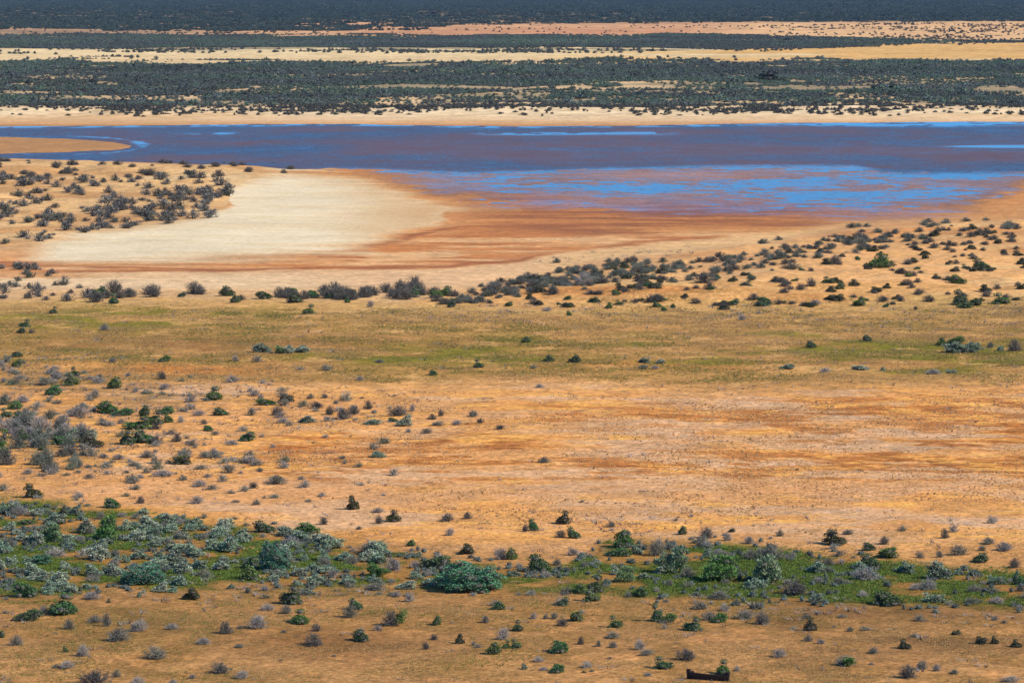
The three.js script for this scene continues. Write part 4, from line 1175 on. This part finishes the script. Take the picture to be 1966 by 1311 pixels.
spread(80, 900, 1980, 440, 592, (X, Y) => inside(X, Y, (q) => L.slopeTop(q) + 8, L.slopeEnd, 6) * (0.3 + thick(X, Y, 61)), (X, Y) => { const w = rr(12, 28); plant('olive', X, Y, w, w * rr(0.36, 0.55), '', '', 'olive shrubs on the sandy rise'); });
spread(22, 1360, 1966, 425, 470, (X, Y) => inside(X, Y, (x) => L.slopeTop(x) - 12, (x) => L.slopeTop(x) + 14, 4), (X, Y) => plant('blue', X, Y, rr(18, 34), rr(9, 14), '', '', 'outlying shrubs above the rise'));
spread(26, 1010, 1330, 470, 520, (X, Y) => Math.exp(-(((Y - L.slopeTop(X) + 14) / 9) ** 2)), (X, Y) => plant('dead', X, Y, rr(9, 18), rr(7, 11), '', '', 'tiny shrubs on the bare sand'));
const blobs = (X, Y, list) => Math.max(...list.map(([a, b, c, d]) => Math.exp(-(((X - a) / c) ** 2) - ((Y - b) / d) ** 2)));
spread(26, -10, 200, 770, 925, (X, Y) => blobs(X, Y, [[95, 850, 85, 55]]), (X, Y) => { const w = rr(24, 52); plant('blue', X, Y, w, w * rr(0.5, 0.75), '', '', 'shrubs of the grey-green thicket'); });
spread(190, -10, 760, 690, 970, (X, Y) => 0.12 + 0.9 * blobs(X, Y, [[110, 800, 130, 50], [90, 720, 110, 26], [290, 770, 150, 24], [640, 800, 120, 22], [330, 880, 200, 40]]) * (0.35 + thick(X, Y, 41, 0.08)), (X, Y) => { const w = rr(14, 40); plant('low', X, Y, w, w * rr(0.35, 0.6), '', '', 'low bushes scattered round the thicket and the orange sand'); });
spread(120, -10, 1980, 985, 1290, (X, Y) => inside(X, Y, (q) => L.stripTop(q) - 10, (q) => L.stripEnd(q) + 26, 20) * (0.25 + thick(X, Y, 51, 0.1)) + 0.10, (X, Y) => { const w = rr(14, 38); plant('low', X, Y, w, w * rr(0.4, 0.65), '', '', 'low bushes in and near the green strip'); });
spread(84, -10, 760, 985, 1150, (X, Y) => inside(X, Y, L.stripTop, L.stripEnd, 14) * (X < 480 ? 1 : 0.5), (X, Y) => { const w = rr(20, 46); plant('saltbush', X, Y, w, w * rr(0.45, 0.65), '', '', 'saltbushes of the thicket'); });
plant('dead', 143, 725, 17, 13, 'forked white dead branch in front of a small green shrub');
plant('dead', 1346, 1308, 14, 8, 'tiny pale twigs sprouting before the middle of the dark wooden rail');
plant('dead', 1370, 1310, 18, 11, 'pale dead twigs leaning on the dark wooden rail near its green shrub');
plant('dead', 1306, 1309, 26, 10, 'low pale tuft at the open end of the dark wooden rail');
{ // hero clumps of the rise
  const H = (X, Y, w, h, kind, label, ref) => plant(kind, X, Y, w * 0.78, h * 0.75, label, ref);
  H(1690, 515, 62, 34, 'evergreen', 'widest dark green shrub on the sandy rise, several crowns grown together', 'the widest rise shrub');
  H(1888, 515, 44, 30, 'evergreen', 'dark green rounded shrub at the far end of the sandy rise', 'the end green shrub');
  H(1838, 538, 44, 22, 'evergreen', 'low flat-topped green shrub on the open sand of the rise', 'the flat-topped shrub');
  H(1560, 553, 36, 22, 'brown', 'dark shrub standing apart at the foot of the sandy rise', 'the foot-of-rise shrub');
  H(1605, 506, 44, 28, 'brown', 'bushy dark shrub in the middle of the sandy rise', 'the mid-rise shrub');
  H(1520, 517, 56, 22, 'grey', 'broad blue grey shrub hugging a sand hummock on the rise', 'the hummock shrub');
  H(1650, 457, 40, 20, 'grey', 'pale grey shrub at the upper edge of the rise near the wet sand', 'the upper-edge shrub');
  H(1350, 545, 62, 32, 'brown', 'bushiest dark shrub in the thick belt of the rise', 'the bushiest belt shrub');
  H(1120, 548, 64, 34, 'grey', 'tall dark grey shrub where the belt of the rise grows thickest', 'the tall belt shrub');
  H(950, 562, 60, 26, 'brown', 'long dark shrub at the narrow end of the belt of the rise', 'the belt-end shrub');
  H(1040, 503, 18, 12, 'dead', 'single pale shrub standing farthest out on the rust-streaked sand', 'the outermost pale shrub');
  H(1230, 480, 14, 11, 'dead', 'tiny pale shrub on the cream sand stripe above the rise', 'the cream-stripe shrub');
  H(640, 573, 44, 24, 'brown', 'thick dark shrub midway along the shore line of pink sand', 'the mid-shore shrub');
  H(290, 566, 58, 32, 'brown', 'biggest dark shrub clump on the edge of the pale pink sand', 'the biggest shore clump');
  H(120, 548, 40, 28, 'dune', 'tall dark shrub in the thicket at the end of the shore', 'the thicket-end shrub');
  H(70, 560, 44, 30, 'dune', 'broad dark grey shrub deep in the end thicket of the shore', 'the deep-thicket shrub');
  H(198, 350, 20, 14, 'brown', 'round dark shrub alone on the pale gap between two dunes', 'the dune-gap shrub');
  H(205, 400, 30, 22, 'brown', 'darkest two-part shrub in the middle of the low dune', 'the darkest dune shrub');
  H(30, 390, 32, 14, 'dune', 'broad dark shrub on the bare near side of the dune', 'the bare-side shrub');
  H(162, 425, 30, 14, 'dune', 'isolated dark shrub on brown sand in front of the dune thicket', 'the isolated dune shrub');
  H(372, 388, 34, 20, 'dune', 'domed grey shrub near the tip of the dune by the salt pan', 'the dune-tip shrub');
  H(285, 362, 40, 22, 'dune', 'bushy grey shrub on the upper slope of the dune', 'the upper-dune shrub');
  H(52, 314, 30, 13, 'dune', 'dark shrub standing against the purple water on the dune crest', 'the crest shrub');
  H(285, 326, 46, 16, 'dune', 'long dark shrub clump along the dune crest', 'the long crest clump');
  H(430, 313, 22, 9, 'dune', 'dark shrub at the thin end of the dune crest', 'the crest-end shrub');
}

// labels of the plants that have none of their own yet: their look, and where they stand from the nearest landmark
{
  const marks = placed.filter((p) => p.ref), look = {
    evergreen: ['dark green', 'deep green', 'green', 'blackish green'], olive: ['olive green', 'drab olive', 'dark olive'], grey: ['ash grey twiggy', 'pale grey twiggy', 'dull grey twiggy', 'khaki grey twiggy'],
    brown: ['dark grey-brown', 'grey-brown', 'charcoal'], saltbush: ['silvery', 'blue-green', 'pale silver', 'dull grey-green'], mound: ['teal', 'dark teal'], broom: ['light green', 'bright green', 'silver green'], dead: ['grey leafless', 'dark leafless', 'whitish leafless'], dune: ['blue-grey', 'dark grey', 'pale grey', 'green-grey'], blue: ['slate', 'dark slate', 'pale slate', 'drab'], low: ['grey', 'greenish', 'pale', 'brownish'] };
  const noun = { saltbush: 'saltbush', dead: 'dead shrub', blue: 'bluebush', low: 'low bush' }, sizes = (p) => { const m = p.o.scale.x; return m < 1.1 ? 'small ' : m < 2 ? '' : 'wide '; };
  const taken = new Map(), order = ['', 'second ', 'third ', 'fourth ', 'fifth ', 'sixth ', 'seventh ', 'eighth ', 'ninth ', 'tenth '];
  const rows = placed.filter((p) => !p.o.userData.label).map((p) => {
    let best, m; for (const q of marks) { const e = Math.hypot(p.X - q.X, (p.Y - q.Y) * 2.6); if (!best || e < best) { best = e; m = q; } }
    const dx = p.X - m.X, dy = (p.Y - m.Y) * 2.6, close = Math.abs(dx) < (p.w + m.w) * 0.8 && Math.abs(dy) < 50;
    const side = Math.abs(dx) > Math.abs(dy) * 1.2 ? (dx < 0 ? 'on shadow side of ' : 'on sunny side of ') : (dy < 0 ? 'behind ' : 'in front of ');
    return { p, best, text: look[p.kind][p.tone] + ' ' + (noun[p.kind] ?? 'shrub') + (close ? ' close ' : ' ') + side + m.ref };
  }).sort((a, b) => a.best - b.best);
  for (const r of rows) {
    const full = sizes(r.p) + r.text, key = full.split(/[ -]/).length > 15 ? r.text.replace(' close ', ' ').replace(/on (shadow|sunny) side of/, 'beside') : full, k = taken.get(key) ?? 0; taken.set(key, k + 1);
    r.p.o.userData.label = (k < order.length ? order[k] : 'outlying ') + key;
  }
}

// ---------------------------------------------------------------- far trees and tall shrubs beyond the lake
const crownMat = mat(0.030, 0.050, 0.030), crownPale = mat(0.070, 0.078, 0.045);
function tree(X, Y, w, h, label, pale) {
  const o = new THREE.Group(), g = ground(X, Y), s = g.far / SPAN;
  const [f, heart] = leafyCrown(9, 520, 0.13, 0.8, 0.16, 0.26); f.mesh('crown', pale ? crownPale : crownMat, o);
  const t = stems(5, 0.3, 0.03, 0.7), m = t.mesh('trunk', twigMat[1], o);
  const add = heart.mesh('branches', twigMat[1], o);
  o.name = numbered('small_tree'); o.position.set(g.x, g.y - 0.1, g.z); o.scale.set(w * s, h * s, w * s); o.rotation.y = rr(0, 6);
  o.userData = { label, category: 'tree' }; scene.add(o);
}
tree(1478, 156, 58, 19, 'largest dark green bushy tree in the scrub beyond the lake');
tree(1500, 158, 30, 10, 'low dark bush pressed against the largest bushy tree beyond the lake');
tree(1712, 172, 26, 14, 'round dark green bushy tree beside a smaller one in the far scrub');
tree(1684, 172, 28, 11, 'smaller dark bushy tree paired with a rounder one in the far scrub');
tree(1514, 78, 18, 9, 'grey green tree alone on the pale strip before the dark scrub belt');
tree(792, 142, 16, 9, 'small green ball of a tree in the scrub beyond the lake');
tree(180, 157, 22, 9, 'dark green bush in the thicker end of the scrub beyond the lake');
tree(445, 145, 26, 8, 'wide dark bush high in the scrub beyond the lake');
tree(222, 82, 16, 8, 'dark tree in the narrow scrub belt between two pale strips');
tree(1623, 130, 24, 7, 'low dark bush at the back edge of the scrub beyond the lake');
for (const [X, Y, w, h] of [[838, 30, 26, 10], [812, 30, 12, 7], [866, 26, 14, 6], [890, 28, 12, 6], [932, 27, 20, 8], [845, 16, 16, 7], [688, 15, 14, 7], [1140, 23, 18, 7], [312, 29, 14, 5], [444, 31, 12, 6], [165, 9, 12, 6], [500, 8, 12, 5], [1600, 12, 12, 5], [1750, 36, 14, 6]])
  tree(X, Y, w, h, w > 25 ? 'largest olive tree of the loose cluster on the dim farthest scrub plain' : X > 800 && X < 940 ? 'small olive tree in the loose cluster on the dim farthest scrub plain' : Y > 20 ? 'lone olive tree on the near part of the dim farthest scrub plain' : 'tiny olive tree deep in the dim farthest scrub plain', true), scene.children.at(-1).userData.group = 'trees on the farthest scrub plain';

// ---------------------------------------------------------------- the wooden rail near the front
{
  const o = new THREE.Group(), a = ground(1323, 1303), b = ground(1397, 1308), wood = () => new THREE.MeshStandardMaterial({ name: 'old_wood', color: new THREE.Color(0.026 * rr(0.8, 1.2), 0.012, 0.009), roughness: 0.8, map: grainTex });
  const n = 128, px = new Uint8Array(n * n * 4); for (let j = 0, k = 0; j < n; j++) for (let i = 0; i < n; i++, k += 4) { const q = 150 + 105 * fbm(i / 40, j / 3, 4); px[k] = px[k + 1] = px[k + 2] = q; px[k + 3] = 255; }
  const grainTex = new THREE.DataTexture(px, n, n); grainTex.colorSpace = THREE.SRGBColorSpace; grainTex.wrapS = grainTex.wrapT = THREE.RepeatWrapping; grainTex.magFilter = THREE.LinearFilter; grainTex.needsUpdate = true;
  const len = Math.hypot(b.x - a.x, b.z - a.z), beam = (w, h, d) => { const s = new THREE.Shape(), q = 0.012; s.moveTo(-w / 2 + q, -h / 2); s.lineTo(w / 2 - q, -h / 2); s.lineTo(w / 2, -h / 2 + q); s.lineTo(w / 2, h / 2 - q); s.lineTo(w / 2 - q, h / 2); s.lineTo(-w / 2 + q, h / 2); s.lineTo(-w / 2, h / 2 - q); s.lineTo(-w / 2, -h / 2 + q); s.closePath(); return new THREE.ExtrudeGeometry(s, { depth: d - 0.02, bevelEnabled: true, bevelThickness: 0.01, bevelSize: 0.008, bevelSegments: 1 }).translate(0, 0, -d / 2 + 0.01); };
  const add = (name, g, x, y, z, rz = 0, m = wood()) => { const k = new THREE.Mesh(g, m); k.name = name; k.position.set(x, y, z); k.rotation.z = rz; k.castShadow = k.receiveShadow = true; o.add(k); return k; };
  for (const [x, y, w, h, tilt, z] of [[-len / 2, 0.25, 0.20, 0.64, 0.08, 0], [-len / 2 + 0.19, 0.20, 0.17, 0.50, -0.06, -0.04], [len / 2 - 0.20, 0.18, 0.18, 0.46, 0.05, -0.03], [len / 2, 0.22, 0.21, 0.60, -0.09, 0.02]]) add('post', beam(w, h, 0.22), x, y, z, tilt);
  const plank = beam(len - 0.2, 0.17, 0.07), low = beam(len - 0.3, 0.16, 0.08);
  add('rail', plank, 0, 0.28, 0.13, -0.045); add('rail', low, 0.03, 0.10, 0.11, -0.02);
  o.name = 'wooden_rail'; o.position.set((a.x + b.x) / 2, height((a.x + b.x) / 2, (a.z + b.z) / 2), (a.z + b.z) / 2); o.rotation.y = -Math.atan2(b.z - a.z, b.x - a.x);
  o.userData = { label: 'low dark wooden rail between two squat posts in front of a green shrub', category: 'rail' };
  scene.add(o);
}

// ---------------------------------------------------------------- growth that nobody could count
const dummy = new THREE.Object3D(), tintC = new THREE.Color();
function scatter(name, geometry, material, label, list) {     // list: [x, z, width, height, tone]
  const m = new THREE.InstancedMesh(geometry, material, list.length);
  list.forEach(([x, z, w, h, t], i) => {
    dummy.position.set(x, height(x, z) - 0.02, z); dummy.scale.set(w, h, w); dummy.rotation.set(0, rr(0, 6.28), 0); dummy.updateMatrix(); m.setMatrixAt(i, dummy.matrix);
    m.setColorAt(i, Array.isArray(t) ? tintC.setRGB(...t) : tintC.setRGB(t, t, t));
  });
  m.name = numbered(name); m.castShadow = m.receiveShadow = true; m.userData = { kind: 'stuff', label };
  scene.add(m);
}
function lowShrub(n, size) {                       // a small far shrub: a dome of leaf clumps on a dark heart
  const f = new Leaves();
  for (let k = 0; k < n; k++) {
    const d = ball(); d.y = Math.abs(d.y); const at = new THREE.Vector3(d.x * 0.42, d.y * 0.8 + 0.04, d.z * 0.42).multiplyScalar(rr(0.7, 1));
    f.leaf(at, d.clone().addScaledVector(ball(), 0.6).normalize(), d.clone().addScaledVector(ball(), 0.8).addScaledVector(up, 0.5).normalize(), size * rr(0.8, 1.5), size * rr(0.6, 1), shade(white, 0.35));
  }
  const g = new THREE.IcosahedronGeometry(0.34, 0), q = g.attributes.position;
  for (let i = 0; i < q.count; i += 3) { const v = [0, 1, 2].map((m) => new THREE.Vector3().fromBufferAttribute(q, i + m)); v.forEach((o) => { o.y = Math.max(o.y * 1.4 + 0.25, 0); }); f.tri(...v, [0.6, 0.6, 0.6]); }
  return f.mesh('x').geometry;
}
function tuft(n, w, lean) {                        // a tuft of blades
  const f = new Leaves();
  for (let k = 0; k < n; k++) { const t = rr(0, 6.28), q = rr(0, 0.5), a = new THREE.Vector3(Math.cos(t) * q, 0, Math.sin(t) * q), s = new THREE.Vector3(-Math.sin(t + rr(-1, 1)), 0, Math.cos(t)).multiplyScalar(w), b = a.clone().add(new THREE.Vector3(Math.cos(t) * lean * rr(0.4, 1), rr(0.5, 1), Math.sin(t) * lean * rr(0.4, 1))); f.tri(a.clone().add(s), a.clone().sub(s), b, shade(white, 0.35)); }
  return f.mesh('x').geometry;
}
const far3 = [lowShrub(46, 0.24), lowShrub(46, 0.28), lowShrub(40, 0.26)];
// a random place in a wedge of the plain between two distances
const wedge = (d0, d1, half = 0.15) => { const d = Math.sqrt(lerp(d0 * d0, d1 * d1, rnd())), t = rr(-half, half); return [d * Math.sin(t), -d * Math.cos(t)]; };
{
  const scrubMat = mat(0.098, 0.130, 0.115), lists = [[], [], []];
  const bush = (x, z, w, h, c) => lists[(rnd() * 3) | 0].push([x, z, w, h, c]);
  const shadeOf = (u, v) => { const g = fbm(u / 60, v / 60, 3), q = rnd(), k = rr(0.6, 1.35) * (0.62 + 0.76 * fbm(u / 150 + 7, v / 90, 3)); return g > 0.52 && q < 0.7 ? [k * 0.95, k * 1.12, k * 0.92] : q < 0.25 ? [k * 0.75, k * 0.62, k * 0.66] : [k * 1.0, k, k * 1.08]; };
  // the belt behind the far shore
  for (let i = 0; i < 300000; i++) {
    const [x, z] = wedge(1195, 1960), [X, Y] = bearing(x, z); if (X < -150 || X > 2120) continue;
    const w = fbm(x / 60, z / 60, 3) - 0.5, p = inside(X, Y + 20 * w + 14 * (fbm(x / 22, z / 30 + 8, 3) - 0.5), L.scrubATop, L.scrubAEnd, 4);
    const gap = ss(0.58, 0.46, fbm(x / 30 + 9, z / 60, 4)) * 0.85 + 0.15 - 0.6 * Math.exp(-(((Y - 168 + 24 * w) / 6) ** 2)) * ss(0.42, 0.62, fbm(x / 24, z / 40, 3));
    if (rnd() < p * gap * lerp(0.62, 0.30, ss(176, 206, Y + 30 * w))) { const q = rnd(), e = q < 0.03 ? 2 : 1; bush(x, z, e * rr(0.8, 1.8), e * rr(0.45, 1.0), shadeOf(x, z)); }
  }
  // dark shrubs on the far beach
  for (let i = 0; i < 16000; i++) {
    const [x, z] = wedge(1140, 1300), [X, Y] = bearing(x, z); if (X < -150 || X > 2120) continue;
    const p = Math.exp(-(((Y - 212) / 7.5) ** 2)) * (0.20 + ss(0.48, 0.62, fbm(x / 26, z / 34, 3))) * (Y < 229 ? 1 : 0);
    const k = rr(0.55, 0.95); if (rnd() < p * 0.8) bush(x, z, rr(0.7, 2.1), rr(0.4, 1.1), [k * 0.85, k * 0.72, k * 0.78]);
  }
  // the edges of the belt on the pale strips
  for (let i = 0; i < 26000; i++) {
    const [x, z] = wedge(1850, 2700), [X, Y] = bearing(x, z); if (X < -150 || X > 2120) continue;
    const p = Math.max(Math.exp(-(((Y - L.scrubATop(X) + 1) / 4) ** 2)) * ss(560, 900, X) * (1 - ss(1300, 1450, X)), 0.8 * Math.exp(-(((Y - L.scrubBEnd(X) - 1) / 2.5) ** 2)), Math.exp(-(((Y - 105 - X * 0.03) / (X < 110 ? 2 : 0.9)) ** 2)) * ss(320, 240, X)) * ss(0.4, 0.6, fbm(x / 50, z / 70, 3)), k = rr(0.6, 1);
    if (rnd() < p) bush(x, z, rr(1.4, 3), rr(0.9, 1.8), [k, k * 0.95, k]);
  }
  // the narrow belt between the pale strips
  for (let i = 0; i < 180000; i++) {
    const [x, z] = wedge(2280, 2850), [X, Y] = bearing(x, z); if (X < -150 || X > 2120) continue;
    const w = fbm(x / 120, z / 160, 3) - 0.5, p = inside(X, Y + 13 * w + 7 * (fbm(x / 35, z / 60 + 8, 3) - 0.5), L.scrubBTop, L.scrubBEnd, 2) * (1 - 0.75 * ss(1500, 1850, X)) * (0.35 + 0.65 * ss(0.58, 0.44, fbm(x / 60 + 5, z / 120, 3)));
    if (rnd() < p * 0.8) bush(x, z, rr(1.1, 2.5), rr(0.6, 1.4), shadeOf(x, z));
  }
  // dots on the far pale strip
  for (let i = 0; i < 30000; i++) {
    const [x, z] = wedge(2500, 3600), [X, Y] = bearing(x, z); if (X < -150 || X > 2120) continue;
    const p = inside(X, Y, L.scrubCEnd, (q) => L.scrubBTop(q) + 2, 3) * (0.06 + 0.5 * ss(1400, 1900, X) + 0.4 * Math.exp(-(((X - 420) / 260) ** 2))) * ss(0.36, 0.58, fbm(x / 70 + 31, z / 110, 3)), k = rr(0.5, 0.9);
    if (rnd() < p * 0.5) bush(x, z, rr(1.3, 2.8), rr(0.7, 1.5), [k, k * 0.85, k * 0.85]);
  }
  lists.forEach((l, i) => scatter('scrub', far3[i], scrubMat, 'grey green scrub covering the plain beyond the lake in belts', l));
  const farMat = mat(0.048, 0.076, 0.070), farLists = [[], []], clump = [0, 1].map(() => mergeGeometries([...Array(9)].map(() => far3[(rnd() * 3) | 0].clone().scale(rr(0.16, 0.34), rr(0.6, 1), rr(0.16, 0.34)).translate(rr(-0.5, 0.5), 0, rr(-0.5, 0.5)))));
  for (let i = 0; i < 52000; i++) {
    const [x, z] = wedge(3000, 10500), [X, Y] = bearing(x, z); if (X < -150 || X > 2120) continue;
    const w = fbm(x / 240, z / 400, 3) - 0.5, p = ss(L.scrubCEnd(X) + 2, L.scrubCEnd(X) - 2, Y + 5 * w) * (0.45 + 0.55 * ss(0.62, 0.46, fbm(x / 300 + 4, z / 1500, 3))), k = rr(0.7, 1.15);
    if (rnd() < p) farLists[i & 1].push([x, z, rr(9, 16), rr(1.2, 2.6), [k * 0.9, k, k]]);
  }
  farLists.forEach((l, i) => scatter('far_scrub', clump[i], farMat, 'dim dark scrub covering the farthest plain', l));
}
{ // small growth on the near plain
  const grassMat = mat(0.120, 0.200, 0.028), dryMat = mat(0.230, 0.185, 0.085), greyMat = mat(0.200, 0.200, 0.195), blueMat = mat(0.130, 0.170, 0.150);
  const blades = tuft(9, 0.07, 0.35), dry = tuft(7, 0.06, 0.5), grey = tuft(16, 0.035, 0.55), grass = [], herb = [], low = [], silver = [];
  for (let i = 0; i < 130000; i++) {
    const [x, z] = wedge(248, 300), [X, Y] = bearing(x, z); if (X < -120 || X > 2090) continue;
    const u = x / Math.hypot(x, z), v = Math.log(Math.hypot(x, z)), w = fbm(u * 11, v * 11, 4) - 0.5, k = fbm(u * 70 + 2, v * 70, 4), lush = 0.45 + 0.35 * ss(1050, 1250, X) + 0.45 * ss(1420, 1560, X) + 0.44 * (1 - ss(350, 950, X));
    const p = inside(X, Y + 46 * w, L.stripTop, L.stripEnd, 14) * ss(0.47, 0.63, k + 0.16 * (lush - 0.6)), t = rr(0.6, 1.25);
    if (rnd() < p) grass.push([x, z, rr(0.16, 0.32), rr(0.08, 0.22), [t * rr(0.8, 1.25), t, t]]);
  }
  const clods = [];
  for (let i = 0; i < 90000; i++) {                // patches of small dry herbs on the foreground soil and the thin plain
    const near = i % 2, [x, z] = near ? wedge(215, 300) : wedge(385, 510), [X, Y] = bearing(x, z); if (X < -120 || X > 2090) continue;
    const k = fbm(x / 4.5, z / 4.5, 3), g = fbm(x / 12 + 7, z / 12, 3), Ye = Y + 70 * (fbm(x / 20 + 4, z / 24, 4) - 0.5), t = rr(0.55, 1.25), p = (near ? ss(1080, 1170, Ye) + 0.3 * ss(1000, 1090, Ye) * (1 - ss(1090, 1150, Ye)) : ss(580, 612, Ye) * ss(765, 725, Ye)) * (0.06 + 0.5 * ss(0.42, 0.62, k));
    const s = near ? rr(0.8, 1.3) : rr(1.4, 2.2), green = rnd() < ss(0.42, 0.6, g) * 0.8;
    if (rnd() < p) herb.push([x, z, s, s * rr(0.4, 0.8), green ? [t * 0.8, t * 0.98, t * 0.45] : [t * 1.6, t * 1.4, t * 1.25]]);
  }
  for (let i = 0; i < 22000; i++) {                // crumbs of crust on the bare orange flat
    const [x, z] = wedge(270, 412), [X, Y] = bearing(x, z); if (X < -120 || X > 2090) continue;
    const Ye = Y + 90 * (fbm(x / 22 + 4, z / 26, 4) - 0.5), p = ss(725, 790, Ye) * (1 - ss(960, 1080, Ye)) * (0.03 + 0.36 * ss(0.56, 0.42, fbm(x / 9 + 3, z / 12, 3)));
    const s = rr(1.3, 2.4), t = rr(0.7, 1.2); if (rnd() < p) clods.push([x, z, s, s * rr(0.35, 0.8), [t, t * rr(0.9, 1.05), t * rr(0.8, 1.1)]]);
  }
  for (let i = 0; i < 42000; i++) {                // low grey wisps: thin grey patches and the edge of the strip
    const [x, z] = wedge(215, 520), [X, Y] = bearing(x, z); if (X < -120 || X > 2090) continue;
    const blob = (a, b, c, d) => Math.exp(-(((X - a) / c) ** 2) - ((Y - b) / d) ** 2), c = ss(0.42, 0.62, fbm(x / 4, z / 6, 3));
    const p = c * (0.8 * blob(1700, 1185, 330, 18) + 0.9 * blob(300, 765, 180, 26) + 0.6 * blob(120, 735, 160, 40) + 0.5 * blob(600, 1130, 300, 22) + 0.4 * blob(1350, 1160, 160, 24) + 0.5 * blob(640, 805, 170, 16) + 0.4 * blob(330, 850, 240, 60)
      + 0.35 * ss(585, 600, Y) * ss(640, 610, Y) * ss(600, 1000, X) + 0.05 * ss(585, 600, Y) + 0.10 * inside(X, Y, (q) => L.stripTop(q) - 40, (q) => L.stripEnd(q) + 40, 20)), t = rr(0.55, 1.15);
    if (rnd() < p) low.push([x, z, rr(0.35, 1.0), rr(0.14, 0.42), [t, t, t * 1.04]]);
  }
  for (let i = 0; i < 9000; i++) {
    const [x, z] = wedge(236, 300), [X, Y] = bearing(x, z); if (X < -120 || X > 2090) continue;
    const p = inside(X, Y, L.stripTop, L.stripEnd, 18) * ss(0.46, 0.62, fbm(x / 3, z / 4, 3)) * (X < 1100 ? 0.8 : 0.4), t = rr(0.6, 1.35);
    if (rnd() < p) silver.push([x, z, rr(0.3, 0.75), rr(0.2, 0.5), [t, t, t]]);
  }
  scatter('grass', blades, grassMat, 'short vivid green grass growing in the damp strip', grass);
  const patch = (one, n, a, b) => mergeGeometries([...Array(n)].map(() => { const q = rr(a, b); return one.clone().rotateY(rr(0, 6)).scale(q, q * rr(0.5, 1), q).translate(rr(-0.8, 0.8), 0, rr(-0.8, 0.8)); }));
  const crumb = () => { const f = new Leaves(), c = [0, 1, 2, 3].map((k) => new THREE.Vector3(Math.cos(k * 1.57 + rr(-0.4, 0.4)) * 0.5, 0, Math.sin(k * 1.57 + rr(-0.4, 0.4)) * 0.5)), top = new THREE.Vector3(rr(-0.2, 0.2), 0.55, rr(-0.2, 0.2)), q = rr(0.6, 1.2); for (let k = 0; k < 4; k++) f.tri(c[(k + 1) % 4], c[k], top, [q, q, q]); return f.mesh('x').geometry; };
  scatter('soil_crumbs', mergeGeometries([...Array(20)].map(() => patch(crumb(), 1, 0.06, 0.17))), mat(0.47, 0.255, 0.095), 'loose crumbs of orange crust strewn on the bare flat', clods);
  scatter('dry_grass', patch(dry, 16, 0.07, 0.2), dryMat, 'thin dry wisps of herbs on the brown soil', herb);
  scatter('grey_undergrowth', grey, greyMat, 'low grey wisps of dry growth in patches on the plain', low);
  scatter('silver_undergrowth', lowShrub(60, 0.15), blueMat, 'small silvery seedlings between the saltbushes of the strip', silver);
}

renderer.render(scene, camera);
